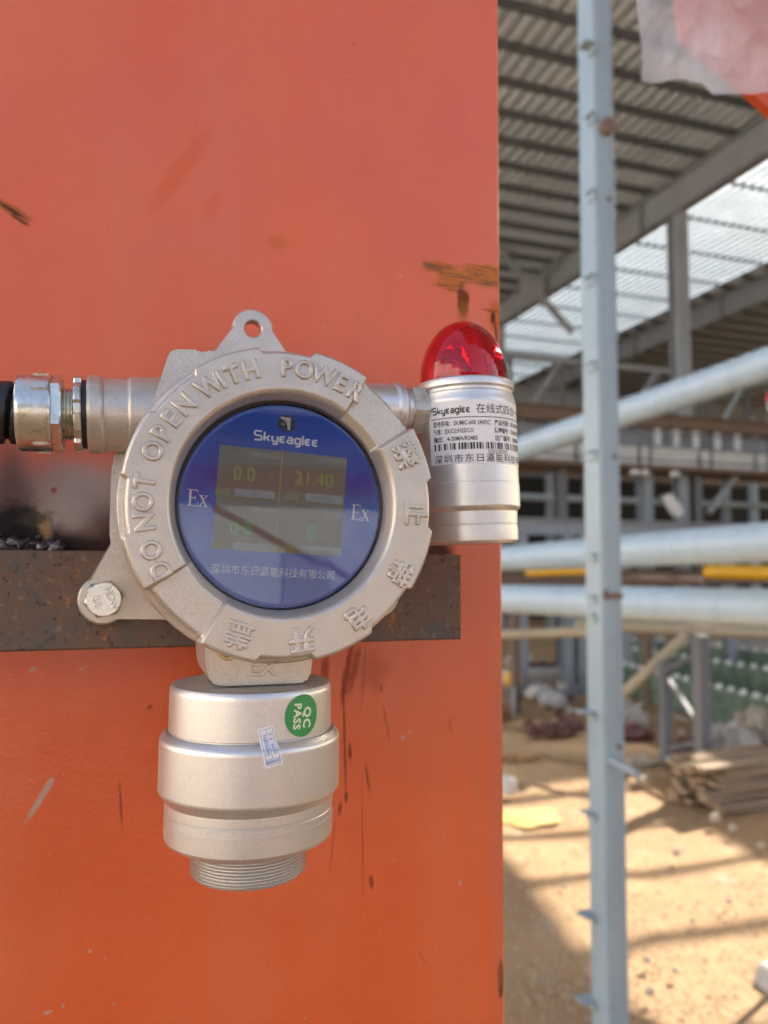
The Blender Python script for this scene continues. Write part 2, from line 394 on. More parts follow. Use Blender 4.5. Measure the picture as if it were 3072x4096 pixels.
t = thing('steel_column', 'wide orange painted steel column carrying the gas detector, scorched and scuffed', 'column', SC)
obj('front_flange', MB().box((-.16, .05, 0), (.2403, .066, 15.15), .0015), M['orange'], t)
obj('web', MB().box((.034, .0665, 0), (.046, .3995, 15.15)), M['orange2'], t)
obj('rear_flange', MB().box((-.16, .40, 0), (.24, .416, 15.15), .0015), M['orange2'], t)

# ------------------------------------------------------------------ rusty angle iron bracket
n = NT('rusty_mill_steel')
a = n.noise(26, 6, .65); b_ = n.noise(160, 5, .7); c_ = n.noise(55, 5, .7)
c = n.mix(n.rng(b_, .3, .7), (.075, .066, .058), (.125, .112, .10))
c = n.mix(n.rng(n.math('ADD', a, n.math('MULTIPLY', b_, .25)), .52, .66, 0, .9), c, (.15, .085, .052))
c = n.mix(n.rng(b_, .56, .68, 0, .85), c, (.24, .165, .125)); c = n.mix(n.rng(c_, .62, .67, 0, .85), c, (.33, .13, .045))
c = n.mix(n.rng(n.noise(300, 3, .6), .6, .68, 0, .85), c, (.04, .028, .022))
n.set(c, n.rng(b_, .3, .7, .55, .8), .25); n.bump(b_, .35, .0006); M['rust'] = n.m
t = thing('angle_bracket', 'rusty steel angle iron bracket welded across the orange column', 'bracket', D3(60, 25, -17))
prof = [(0, 7.5), (50, 7.5), (50, 2.6), (5, 2.6), (5, -41), (4, -42), (1, -42), (0, -41)]
mb = MB(); x0, x1 = -150, 187.3; V = []
for x in (x0, x1): V += [D3(x, y, z) for y, z in prof]
k = len(prof)
mb.add(V, [tuple(range(k))[::-1], tuple(range(k, 2 * k))] + [(i, (i + 1) % k, k + (i + 1) % k, k + i) for i in range(k)])
bmesh.ops.recalc_face_normals(mb.bm, faces=mb.bm.faces[:])
obj('angle_bar', mb, M['rust'], t)
M['weld'] = simple('weld_metal', (.13, .11, .115), .32, .85, .5, 300, .0008, 500)
random.seed(4); mb = MB()
for i in range(26):
    x = -118 + i * 4.6 + random.uniform(-1, 1)
    if x > -31: break
    mb.lump(D3(x, 45.5 + random.uniform(-1.5, 1), 10.2 + random.uniform(-.8, 2.2)), .0042, .0045, .0035 + random.uniform(0, .002), i, .28, 1.6, 3)
mb.tube(D3(-150, 46, 9.6), D3(-36, 46, 9.4), .0035, 12)
for i in range(5): mb.lump(D3(random.uniform(-75, -45), 48.5, 13 + random.uniform(0, 4)), .0012, .001, .001, i + 50, .5, 2, 2)
obj('weld_bead', mb, M['weld'], t)

# ------------------------------------------------------------------ gas detector
CX, CZ = 63.3, 26.5
det = thing('gas_detector', 'silver cast gas detector with round blue window bolted to the rusty bracket', 'gas detector', D3(CX, 0, CZ))
# housing: rounded body + conduit boss + neck
mb = MB()
def circ(cx, cz, r_, a0, a1, k): return [(cx + r_ * math.cos(R(a0 + (a1 - a0) * i / k)), cz + r_ * math.sin(R(a0 + (a1 - a0) * i / k))) for i in range(k + 1)]
def Lm(pts): return [(x * mm, CAMZ + z * mm) for x, z in pts]
body = circ(CX + 40, CZ + 28, 20, 0, 90, 6) + [(30, 75)] + circ(CX - 42, CZ + 18, 29, 135, 180, 5) + circ(CX - 40, CZ - 10, 31, 180, 230, 6) + circ(CX, CZ, 62, 232, 330, 20)
mb.prism(Lm(body), -.034, -.0005, .002)
mb.lathe([(0, 0), (62, 0), (62, 50), (63.5, 51), (63.5, 62), (60, 64), (0, 64)], Matrix.Translation(D3(CX, -14, CZ)) @ Matrix.Rotation(R(90), 4, 'X') @ Matrix.Scale(mm, 4), 96)
boss = [(19.5, 103), (18, 102.2), (16.5, 100), (11, 80), (5, 62), (0, 50), (10, 30), (60, 30), (60, 103.8), (34.2, 103.8), (33, 102.6), (31, 102.6), (30, 103.8)]
mb.prism(Lm([(x * .949, z * .949) for x, z in boss]), -.064, -.022, .0034)
obj('housing', mb, M['cast'], det, smooth=38)
# mounting ears
def ear(hx, hz, r_tip, hole, base):
    mb = MB(); y0, y1 = -.0065, -.0002
    d = Vector((hx - CX, hz - CZ)); L = d.length; u = d / L; p = Vector((-u.y, u.x))
    H = [(hx + hole * math.cos(2 * math.pi * i / 32), hz + hole * math.sin(2 * math.pi * i / 32)) for i in range(32)]
    a0 = math.atan2(u.y, u.x)
    out = []
    for i in range(32):
        a = 2 * math.pi * i / 32; q = Vector((math.cos(a), math.sin(a)))
        rel = q.dot(u); side = q.dot(p)
        if rel >= -.12: P2 = Vector((hx, hz)) + q * r_tip
        else:
            tt = side / math.sqrt(max(1e-6, 1 - .12 ** 2)); tt = max(-1, min(1, tt))
            P2 = Vector((CX, CZ)) + u * (L * .30) + p * (base * tt)
        out.append((P2.x, P2.y))
    rings = []
    for (pts, y, sh) in ((H, y1, 0), (H, y0 + .0006, 0), (H, y0, .6), (out, y0, -.9), (out, y0 + .0009, 0), (out, y1, 0)):
        rr = []
        for i, (x, z) in enumerate(pts):
            v = Vector((x - hx, z - hz)); v = v * ((v.length + sh) / v.length)
            rr.append(mb.bm.verts.new(((hx + v.x) * mm, y, CAMZ + (hz + v.y) * mm)))
        rings.append(rr)
    for q in range(6):
        A, B = rings[q], rings[(q + 1) % 6]
        for i in range(32): mb.bm.faces.new((A[i], A[(i + 1) % 32], B[(i + 1) % 32], B[i]))
    return obj('mounting_ear', mb, M['cast'], det, smooth=35)
ear(62.1, 128.6, 11.0, 4.6, 60)
ear(-9.8, -16.8, 12.4, 4.5, 50)
ear(134.5, -15.5, 12.4, 4.5, 38)
# hex bolt
def hexring(mb, c, ax, r_, h, ch, rot=0.0):
    c = Vector(c); ax = Vector(ax).normalized(); m = ax.to_track_quat('Z', 'Y').to_matrix().to_4x4(); m.translation = c
    m = m @ Matrix.Rotation(R(rot), 4, 'Z')
    n6 = 48; rings = []
    def hr(a, rr):
        a = (math.degrees(a) % 60) - 30
        return min(rr / math.cos(R(a)) * math.cos(R(30)), 1e9)
    def ring(f, z): return [mb.bm.verts.new(m @ Vector((f(2 * math.pi * i / n6) * math.cos(2 * math.pi * i / n6), f(2 * math.pi * i / n6) * math.sin(2 * math.pi * i / n6), z))) for i in range(n6)]
    ri = r_ * math.cos(R(30)) * .985
    rings = [ring(lambda a: hr(a, r_), 0), ring(lambda a: hr(a, r_), h - ch * 1.6), ring(lambda a: min(hr(a, r_), ri + (hr(a, r_) - ri) * .55), h - ch * .5), ring(lambda a: ri * .97, h)]
    top = mb.bm.verts.new(m @ Vector((0, 0, h))); bot = mb.bm.verts.new(m @ Vector((0, 0, 0)))
    for A, B in zip(rings, rings[1:]):
        for i in range(n6): mb.bm.faces.new((A[i], A[(i + 1) % n6], B[(i + 1) % n6], B[i]))
    for i in range(n6): mb.bm.faces.new((rings[-1][i], rings[-1][(i + 1) % n6], top)); mb.bm.faces.new((rings[0][(i + 1) % n6], rings[0][i], bot))
mb = MB(); hexring(mb, D3(-9.8, -6.6, -16.4), (0, -1, 0), 9.7 * mm, 6.6 * mm, 1.2 * mm, 12)
bolt = obj('mounting_bolt', mb, M['zinc'], det, smooth=25)
mb = MB(); a = R(-72)
fr = lambda dx, dz: frame(D3(-9.8 + dx, -13.1, -16.4 + dz), (math.cos(a), 0, math.sin(a)), (-math.sin(a), 0, math.cos(a)), (0, -1, 0))
text(mb, 'HDW', 4.6 * mm, fr(3.4, .6), ext=.45 * mm, bev=.25 * mm); text(mb, '8.8', 4.8 * mm, fr(-3.0, -.8), ext=.45 * mm, bev=.25 * mm)
mb.keep = True; obj('stamped_marking', mb, M['zinc'], bolt)
# neck
mb = MB()
mb.prism(Lm([(33.2, -18), (33.6, -34), (34.6, -45.5), (36.4, -50.2), (39.0, -51.8), (42, -52.3), (75.5, -52.5), (78.6, -52.0), (80.6, -50.0), (81.5, -45), (82.5, -18)]), -.072, -.020, .0011)
mb.prism(Lm([(49.0, -25), (47.2, -50.6), (70.2, -50.9), (68.0, -25)]), -.0735, -.0705, .0009)
neck = obj('sensor_neck', mb, M['cast'], det, smooth=22)
mb = MB(); text(mb, 'EX', 9.2 * mm, frame(D3(58.3, -73.2, -44.6), (1, 0, -.02), (.02, 0, 1), (0, -1, 0)), ext=.75 * mm, bev=.45 * mm, off=-.05 * mm, sx=1.2); mb.keep = True
obj('embossed_lettering', mb, M['cast'], neck)
mb = MB(); T_ = Matrix.Translation(D3(43.3, -71.5, -37.2)) @ Matrix.Rotation(R(90), 4, 'X') @ Matrix.Scale(mm, 4)
mb.lathe([(2.2, 1.2), (3.6, 1.4), (4.0, .9), (4.0, 0)], T_, 32); mb.lathe([(0, -.6), (2.2, -.6), (2.2, 1.2)], T_, 6)
scr = obj('earth_screw', mb, M['brass'], neck)
mb = MB(); mb.lathe([(4.1, .35), (5.0, .35), (5.0, 0), (4.1, 0)], T_, 32, True); obj('screw_washer', mb, M['oring'], neck)

# cover ring with lugs, wrench slots and raised letters
NA = 1440
def stepf(a, lo, hi, w): # 1 inside [lo,hi] degrees with edge width w
    def s(x): x = max(0, min(1, x)); return x * x * (3 - 2 * x)
    return s((a - lo) / w + .5) * s((hi - a) / w + .5)
NOT = [(-10.5, 9.6), (-57.5, -36.2), (-103, -82.2), (79.2, 98.3), (123.3, 144.6), (169, 190), (33.6, 56), (-147.5, -124.6)]
SLOT = [(32.2, 57.6), (-149.0, -122.8)]
def infn(a, L, w): return max(max(stepf(a + k, lo, hi, w) for k in (-360, 0, 360)) for lo, hi in L)
mb = MB(); rings = []
for i in range(NA):
    a = -180 + 360 * i / NA
    nf = infn(a, NOT, 2.0); sf = infn(a, SLOT, 1.6)
    if sf > .5: nf = max(nf, .8)
    Ro = 67.0 - 2.3 * nf; s_ = 3.0 * sf
    P_ = [(44.9, -87), (44.9, -92), (45.3, -94.2), (46.2, -96.2 + s_ * .4), (46.5, -96.9 + s_ * .5), (47.3, -98.9 + s_), (48.0, -99.6 + s_), (48.7, -100 + s_), (49.3, -100 + s_), (58, -100 + s_), (Ro - 1.9, -100 + s_), (Ro - 1.5, -100 + s_), (Ro - .9, -99.7 + s_), (Ro - .3, -98.7 + s_), (Ro, -97.2 + s_ * .6), (Ro, -96.6 + s_ * .6), (Ro, -91.4), (Ro, -90.6), (Ro + .2, -90), (67.0, -89.6), (67.5, -88.8), (67.5, -81), (66.6, -78), (64, -77), (60, -77)]
    ar = R(a); sx_, cz_ = math.sin(ar), math.cos(ar)
    rings.append([mb.bm.verts.new(D3(CX + r_ * sx_, y, CZ + r_ * cz_)) for r_, y in P_])
for i in range(NA):
    A, B = rings[i], rings[(i + 1) % NA]
    for q in range(len(A) - 1): mb.bm.faces.new((A[q], A[q + 1], B[q + 1], B[q]))
cov = obj('cover_ring', mb, M['cast'], det, smooth=33)
def ringtext(mb, items, size, rr, sx=1.0, off=0.0):
    for ch, a in items:
        ar = R(a); u = Vector((math.sin(ar), 0, math.cos(ar))); rt = Vector((math.cos(ar), 0, -math.sin(ar)))
        text(mb, ch, size * mm, frame(D3(CX, -100.0, CZ) + u * rr * mm, rt, u, (0, -1, 0)), sx=sx, ext=.55 * mm, bev=.6 * mm, off=off * mm, res=3)
mb = MB(); mb.keep = True
ringtext(mb, [('D', -119.3), ('O', -110.6), ('N', -99.2), ('O', -91.2), ('T', -83.2), ('O', -70.6), ('P', -62.6), ('E', -55.6), ('N', -47.6),
              ('W', -34.9), ('I', -29.4), ('T', -24.0), ('H', -16.3), ('P', -1.0), ('O', 6.6), ('W', 15.2), ('E', 23.2), ('R', 30.6)], 10.8, 57.7, .92, -.10)
obj('embossed_lettering', mb, M['cast'], cov, smooth=50)
mb = MB(); mb.keep = True
ringtext(mb, [('禁', 66.8), ('止', 92.8), ('带', 120.0), ('电', 146.6), ('开', 173.2), ('盖', -160.6)], 11.0, 57.6, 1.0, -.02)
obj('embossed_characters', mb, M['cast'], cov, smooth=50)

# window: glass, gasket, printed panel, display
T_ = Matrix.Translation(D3(CX + .2, 0, CZ - .3)) @ Matrix.Rotation(R(90), 4, 'X') @ Matrix.Scale(mm, 4)
obj('window_glass', MB().lathe([(0, 93.0), (30, 92.9), (42.5, 92.6), (43.8, 92.2), (44.6, 91.4)], T_, 128), M['glass'], det, smooth=60)
obj('window_gasket', MB().lathe([(44.0, 91.6), (44.9, 91.9), (44.9, 88), (44.0, 88)], T_, 128, True), M['oring'], det)
obj('faceplate', MB().lathe([(0, 90.0), (44.3, 90.0), (44.3, 88), (0, 88)], T_, 128), M['face'], det)
face = det.children[-1]
YF = -.0900
a = R(-3.1); RX = Vector((math.cos(a), 0, math.sin(a))); RU = Vector((-math.sin(a), 0, math.cos(a))); NY = Vector((0, -1, 0))
def fpt(px, py, lift=0.0): p = onY(px, py, YF); p.y -= lift; return p
def crop8(x, y): return 680 + x * .5304, 1560 + y * .5304
PXM = lambda px, py: depth(onY(px, py, YF)) / F      # metres per photo pixel on the panel
def ftext(mb, s, x, y, hpx, lift, sx=1.0, off=0.0, align='CENTER', cap=.7, spc=1.0):
    """s centred on crop point (x,y), capital height hpx in crop pixels"""
    px, py = crop8(x, y); size = hpx * .5304 * PXM(px, py) / cap
    text(mb, s, size, frame(fpt(px, py, lift), RX, RU, NY), sx=sx, off=off * size, align=align, res=4, spc=spc)
def frect(mb, x0, y0, x1, y1, lift, th=.00004):
    A = [fpt(*crop8(*q), lift) for q in ((x0, y0), (x1, y0), (x1, y1), (x0, y1))]
    c = sum(A, Vector()) / 4; hw = ((A[1] - A[0]).length + (A[2] - A[3]).length) / 4; hh = ((A[3] - A[0]).length + (A[2] - A[1]).length) / 4
    mb.add([c + RX * sx_ * hw + RU * sz_ * hh for sx_, sz_ in ((-1, -1), (1, -1), (1, 1), (-1, 1))], [(0, 1, 2, 3)])
dc = D3(62.9, -90.15, 27.9)
mb = MB(); mb.add([dc + RX * sx_ * .0279 + RU * sz_ * .0219 + NY * 0 for sx_, sz_ in ((-1, -1), (1, -1), (1, 1), (-1, 1))], [(0, 1, 2, 3)])
e = bmesh.ops.extrude_face_region(mb.bm, geom=mb.bm.faces[:]); bmesh.ops.translate(mb.bm, verts=[v for v in e['geom'] if isinstance(v, bmesh.types.BMVert)], vec=(0, .0001, 0))
dis = obj('display_screen', mb, M['lcd'], det)
def dpart(name, mat, fill, par):
    mb = MB(); mb.keep = True; fill(mb)
    for f in mb.bm.faces: f.normal_update()
    for f in mb.bm.faces:
        if f.normal.y > 0: f.normal_flip()
    obj(name, mb, mat, par, smooth=0)
L1 = .00035
for m_, str_, x_, y_, h_ in (('seg_y', '0.0', 560, 632, 108), ('seg_y', '21.40', 1085, 672, 104), ('seg_g', '0.0', 533, 1040, 104), ('seg_g', '0', 1065, 1070, 104)):
    dpart('reading_digits', M[m_], lambda mb: ftext(mb, str_, x_, y_, h_, L1, .92), dis)
for str_, x_, y_, sx_ in (('100.0%LEL', 716, 492, .95), ('25.00%VOL', 1225, 535, .92), ('200.0ppm', 705, 905, .85), ('1000ppm', 1232, 938, .85)):
    dpart('range_text', M['seg_w'], lambda mb: ftext(mb, str_, x_, y_, 38, L1, sx_), dis)
for r_, str_, x_, y_ in (((490, 755, 792, 812), '0%', 640, 785), ((1022, 790, 1304, 852), '85%', 1163, 822), ((470, 1158, 768, 1216), '0%', 613, 1188), ((1000, 1185, 1286, 1246), '0%', 1140, 1215)):
    dpart('bar_graph', M['seg_bar'], lambda mb: frect(mb, *r_, L1), dis)
    dpart('bar_percentage', M['lcd'], lambda mb: ftext(mb, str_, x_, y_, 38, L1 + .0001), dis)
for x_, y_ in ((392, 765), (915, 802), (365, 1172), (890, 1200)):
    dpart('status_text', M['seg_y'], lambda mb: ftext(mb, '正常', x_, y_, 62, L1, cap=1), dis)
dpart('grid_lines', M['seg_line'], lambda mb: (frect(mb, 815, 452, 826, 1225, L1 - .0001), frect(mb, 345, 832, 1322, 842, L1 - .0002)), dis)
# white printing on the blue panel
dpart('logo_lettering', M['whiteink'], lambda mb: logo(mb, frame(fpt(*crop8(636, 372), .00025), RX, RU, NY), 478 * .5304 * PXM(1140, 1750), 66 * .5304 * PXM(1140, 1750), .215), face)
dpart('company_lettering', M['whiteink'], lambda mb: ftext(mb, '深圳市东日瀛能科技有限公司', 787, 1372, 76, .00025, .96, off=.003, cap=1), face)
def serif_ex(mb, x, y, h):
    px, py = crop8(x, y); k = h * .5304 * PXM(px, py); fn = frame(fpt(px, py, .00025), RX, RU, NY)
    quads = [[(-.50, -.5), (-.37, -.5), (-.37, .5), (-.50, .5)], [(-.62, .46), (-.5, .46), (-.5, .5), (-.62, .5)], [(-.62, -.5), (-.5, -.5), (-.5, -.46), (-.62, -.46)],
             [(-.37, .445), (-.06, .445), (-.02, .5), (-.37, .5)], [(-.06, .445), (-.01, .27), (.02, .27), (-.02, .5)], [(-.37, -.03), (-.14, -.03), (-.14, .03), (-.37, .03)], [(-.14, -.13), (-.105, -.13), (-.105, .13), (-.14, .13)],
             [(-.37, -.5), (.02, -.5), (-.03, -.445), (-.37, -.445)], [(.02, -.5), (.07, -.25), (.04, -.25), (-.03, -.445)],
             [(.12, .165), (.25, .165), (.61, -.465), (.48, -.465)], [(.06, .165), (.32, .165), (.32, .2), (.06, .2)], [(.40, -.5), (.68, -.5), (.68, -.465), (.40, -.465)],
             [(.49, .165), (.55, .165), (.415, -.075), (.385, -.03)], [(.43, .165), (.64, .165), (.64, .2), (.43, .2)], [(.13, -.465), (.19, -.465), (.345, -.215), (.315, -.16)], [(.06, -.5), (.28, -.5), (.28, -.465), (.06, -.465)]]
    for p in quads: mb.bm.faces.new([mb.bm.verts.new(fn(q[0] * k, q[1] * k, 0)) for q in p])
dpart('ex_lettering', M['whiteink'], lambda mb: serif_ex(mb, 207, 815, 125), face); dpart('ex_lettering', M['whiteink'], lambda mb: serif_ex(mb, 1433, 925, 118), face)
# emblem
k = PXM(1140, 1690) * .5304; ec = fpt(*crop8(880, 252)); fe = lambda lf: frame(ec + Vector((0, -lf, 0)), RX * k, RU * k, NY)
M['dark_emb'] = simple('emblem_dark', (.02, .022, .03), .3, .3, .1, 60); M['lite_emb'] = simple('emblem_light', (.55, .52, .44), .4, .3, .1, 60)
def emb_dark(mb):
    fn = fe(.0002); vs = [mb.bm.verts.new(fn(66 * math.cos(t_ * .1309), 64 * math.sin(t_ * .1309), 0)) for t_ in range(48)]; mb.bm.faces.new(vs)
def emb_lite(mb):
    fn = fe(.0003)
    o_ = [(-50, 46), (28, 44), (28, -50), (8, -48), (6, -20), (-2, 2), (-16, 18), (-34, 27), (-50, 30)]
    f = mb.bm.faces.new([mb.bm.verts.new(fn(x, y, 0)) for x, y in o_]); bmesh.ops.triangulate(mb.bm, faces=[f])
    st = []
    for q in range(8):
        a_ = q * math.pi / 4 + .5; r_ = 20 if q % 2 == 0 else 4
        st.append((-28 + r_ * math.cos(a_), -10 + r_ * math.sin(a_)))
    f = mb.bm.faces.new([mb.bm.verts.new(fn(x, y, 0)) for x, y in st]); bmesh.ops.triangulate(mb.bm, faces=[f])
dpart('emblem', M['dark_emb'], emb_dark, face); dpart('emblem', M['lite_emb'], emb_lite, face)

# sensor head
SX, SY = 57.1, -53.0
T_ = Matrix.Translation(D3(SX, SY, 0)) @ Matrix.Scale(mm, 4)
mb = MB(); mb.lathe([(0, -53.0), (34.6, -53.0), (35.8, -53.4), (36.6, -54.6), (36.8, -56.0), (37.0, -73.4), (36.4, -73.8), (36.4, -78)], T_, 128)
sh = obj('sensor_head', mb, M['alu'], det, smooth=28)
mb = MB(); mb.lathe([(35, -74.2), (37.3, -74.2), (38.3, -74.3), (40.3, -76.2), (40.9, -77.6), (41.0, -99.5), (40.7, -100.2), (38.3, -103.8), (38.0, -104.1), (38.0, -108.0), (37.7, -108.3), (37.7, -108.8), (38.0, -109.1), (38.0, -112.1), (38.25, -112.2), (38.25, -112.7), (38.05, -112.8), (38.0, -120.2), (37.2, -121.6), (32.6, -124.2), (26.6, -124.2), (26.6, -120)], T_, 128)
obj('sensor_cap', mb, M['alu'], det, smooth=24)
mb = MB(); pr = [(25.4, -122)]
for i in range(9): z = -124.6 - i * 1.38; pr += [(25.0, z), (26.1, z - .42), (26.1, z - .72), (25.0, z - 1.15)]
pr += [(25.8, -137.2), (25.2, -137.9), (20.6, -138.1), (20.0, -137), (20.0, -130), (0, -130)]
mb.lathe(pr, T_, 128); obj('threaded_collar', mb, M['alu'], det, smooth=20)
def cylmap(cx, cy, r_, a0, z0, rot=0.0, eps=.12, rz=None):
    """flat sticker coordinates (mm in metres) on to a vertical cylinder; a0 = angle to the right of -Y"""
    c_, s_ = math.cos(R(rot)), math.sin(R(rot))
    def fn(x, y, z):
        x, y = x / mm, y / mm; X_, Z_ = x * c_ - y * s_, x * s_ + y * c_
        rr = (rz(z0 + Z_) if rz else r_) + eps + z / mm
        a_ = R(a0) + X_ / r_
        return D3(cx + rr * math.sin(a_), cy - rr * math.cos(a_), z0 + Z_)
    return fn
def facing(cx, cy): return math.degrees(math.atan2(CP.x / mm - cx, -(CP.y / mm - cy)))
fa = facing(SX, SY)
def grid(mb, fn, w_, h_, nx, ny, lift=0.0):
    V = [fn((-w_ / 2 + w_ * i / nx) * mm, (-h_ / 2 + h_ * j / ny) * mm, lift * mm) for j in range(ny + 1) for i in range(nx + 1)]
    mb.add(V, [(j * (nx + 1) + i, j * (nx + 1) + i + 1, (j + 1) * (nx + 1) + i + 1, (j + 1) * (nx + 1) + i) for j in range(ny) for i in range(nx)])
def spart(name, mat, fill, par):
    mb = MB(); mb.keep = True; fill(mb); return obj(name, mb, mat, par, smooth=0)
def disc(mb, fn, r_, lift=0.0):
    V = [fn(0, 0, lift * mm)]; Fc = []
    for k_ in range(1, 9):
        for i in range(48): t_ = 2 * math.pi * i / 48; V.append(fn(r_ * k_ / 8 * math.cos(t_) * mm, r_ * k_ / 8 * math.sin(t_) * mm, lift * mm))
    for i in range(48): Fc.append((0, 1 + i, 1 + (i + 1) % 48))
    for k_ in range(7):
        for i in range(48): a_ = 1 + k_ * 48; Fc.append((a_ + i, a_ + 48 + i, a_ + 48 + (i + 1) % 48, a_ + (i + 1) % 48))
    mb.add(V, Fc)
qa = fa + 36.5; qz = -64.0
st_ = spart('quality_sticker', M['green_st'], lambda mb: disc(mb, cylmap(SX, SY, 36.95, qa, qz), 9.0), sh); st_['label'] = 'round green inspection sticker reading QC PASS'
mb = MB(); mb.keep = True
f1 = cylmap(SX, SY, 36.95, qa, qz, -94, .22)
def shift(fn, dx, dy): return lambda x, y, z: fn(x + dx * mm, y + dy * mm, z)
text(mb, 'QC', 6.0 * mm, shift(f1, .8, 2.6), off=.2 * mm, spc=1.12, sx=.95); text(mb, 'PASS', 5.2 * mm, shift(f1, .2, -2.9), off=.18 * mm, spc=1.1, sx=.95)
o = obj('quality_sticker_print', mb, M['creamink'], sh, smooth=0)
# small warranty sticker across the joint
rz = lambda z: 37.05 if z > -72.6 else (41.05 if z < -77.4 else 37.05 + 4.0 * (-72.6 - z) / 4.8)
wf = cylmap(SX, SY, 39, fa + 11.6, -74.8, 101, .15, rz); wf2 = cylmap(SX, SY, 39, fa + 11.6, -74.8, 101, .3, rz)
o = spart('warranty_sticker', M['stick2'], lambda mb: grid(mb, wf, 15.8, 7.4, 24, 8), sh); o['label'] = 'small pale sticker with blue print across the joint'
mb = MB(); mb.keep = True
def lines(mb, fn, segs, w_):
    for x0_, y0_, x1_, y1_ in segs:
        L_ = math.hypot(x1_ - x0_, y1_ - y0_); ux, uy = (x1_ - x0_) / L_, (y1_ - y0_) / L_; N_ = max(2, int(L_ / .8)); V = []
        for i in range(N_ + 1):
            for s_ in (-.5, .5): V.append(fn((x0_ + ux * L_ * i / N_ - uy * s_ * w_) * mm, (y0_ + uy * L_ * i / N_ + ux * s_ * w_) * mm, 0))
        mb.add(V, [(2 * i, 2 * i + 1, 2 * i + 3, 2 * i + 2) for i in range(N_)])
lines(mb, wf2, [(-7, -2.8, 7, -2.8), (7, -2.8, 7, 2.8), (7, 2.8, -7, 2.8), (-7, 2.8, -7, -2.8), (-4.6, -2.8, -4.6, 2.8), (-4.6, .1, 7, .1)], .15)
text(mb, 'Skyeaglee', 2.3 * mm, shift(wf2, 1.1, 1.5), sx=.9); text(mb, '2020年  月  日', 1.7 * mm, shift(wf2, 1.1, -1.4), sx=.8)
for i, ch in enumerate('撕毁无效'): text(mb, ch, 1.5 * mm, shift(wf2, -5.8, 2.0 - 1.35 * i), sx=1.1)
obj('warranty_sticker_print', mb, M['blueink'], sh, smooth=0)

# conduit hub on the left of the housing and union on the right
def chain(cx, cy, cz, tilt):
    c_, s_ = math.cos(R(tilt)), math.sin(R(tilt))
    return Matrix.Translation(D3(cx, cy, cz)) @ Matrix(((0, 0, c_, 0), (1, 0, 0, 0), (0, 0, 0, 0), (0, 0, 0, 1))) if False else \
        Matrix.Translation(D3(cx, cy, cz)) @ Matrix.Rotation(R(-tilt), 4, 'Y') @ Matrix.Rotation(R(90), 4, 'Y') @ Matrix.Scale(mm, 4)
TL = chain(0, -45, 69.6, 2.4)      # local z runs along +X from x=0
mb = MB(); mb.lathe([(11, -18.2), (16.8, -18.2), (17.6, -17.6), (17.9, -16.6), (17.9, -12.8), (17.3, -11.4), (16.6, -10.8), (16.5, -1.0), (16.8, -.3), (17.6, .4), (17.7, 1.4), (17.9, 12), (18.8, 20), (19.5, 30), (0, 30)], TL, 72)
obj('conduit_hub', mb, M['cast'], det, smooth=30)
TR = chain(0, -45, 76.4, 2.0)
mb = MB(); mb.lathe([(0, 96), (13.6, 96), (13.6, 128), (14.2, 129), (14.6, 130), (14.6, 132.5), (14.0, 133.4), (12, 134.5), (11, 138), (11, 152), (0, 152)], TR, 64)
hx = MB()
obj('union_collar', mb, M['alu'], det, smooth=30)
mb = MB(); hexring(mb, TR @ Vector((0, 0, 137.2)), (TR.to_3x3() @ Vector((0, 0, 1))), 13.6 * mm, 9 * mm, 1.0 * mm, 8)
obj('union_nut', mb, M['zinc'], det, smooth=25)

# ------------------------------------------------------------------ cable gland and conduit
gl = thing('cable_gland', 'zinc plated conduit connector screwed into the left side of the detector', 'cable gland', D3(-30, -45, 68))
mb = MB(); mb.lathe([(9, -20.4), (15.6, -20.4), (15.6, -18.3), (9, -18.3)], TL, 64, True); obj('sealing_washer', mb, M['rubber'], gl)
mb = MB(); pr = []
NC = 96; rings = []
for z_, base in ((-23.6, 15.4), (-23.0, 16.0), (-21.0, 16.0), (-20.5, 15.6)):
    rings.append([mb.bm.verts.new(TL @ Vector(((base + (1.4 if (i % 12) < 7 else 0)) * math.cos(2 * math.pi * (i + 3) / NC), (base + (1.4 if (i % 12) < 7 else 0)) * math.sin(2 * math.pi * (i + 3) / NC), z_))) for i in range(NC)])
inn = [[mb.bm.verts.new(TL @ Vector((11 * math.cos(2 * math.pi * (i + 3) / NC), 11 * math.sin(2 * math.pi * (i + 3) / NC), z_))) for i in range(NC)] for z_ in (-23.6, -20.5)]
for A, B in zip([inn[0]] + rings, rings + [inn[1]]):
    for i in range(NC): mb.bm.faces.new((A[i], A[(i + 1) % NC], B[(i + 1) % NC], B[i]))
obj('lock_nut', mb, M['zinc'], gl, smooth=25)
mb = MB(); pr = [(11.6, -34)]
for i in range(7): z_ = -32.5 + i * 1.5; pr += [(11.1, z_), (12.0, z_ + .6), (12.0, z_ + .85), (11.1, z_ + 1.4)]
mb.lathe(pr, TL, 64); obj('thread', mb, M['zinc'], gl, smooth=20)
mb = MB(); ax = TL.to_3x3() @ Vector((0, 0, 1)); hexring(mb, TL @ Vector((0, 0, -32.6)), ax, 18.2 * mm, 4.3 * mm, .6 * mm, 24); obj('hex_nut', mb, M['zinc'], gl, smooth=22)
mb = MB(); mb.lathe([(13.5, -47.2), (15.8, -47.2), (16.6, -46.6), (17.0, -45.5), (17.2, -33.4), (16.9, -32.8), (12, -32.8)], TL, 72)
for k_ in range(8):      # raised grip ribs
    a_ = 2 * math.pi * (k_ + .35) / 8
    m_ = TL @ Matrix.Rotation(a_, 4, 'Z') @ Matrix.Translation((16.9, 0, -37.2))
    mb.box((-.6, -1.0, -3.4), (1.0, 1.0, 3.6), .55, m_, 2)
obj('gland_cap', mb, M['zinc'], gl, smooth=30)
mb = MB(); NS = 48; rows = []
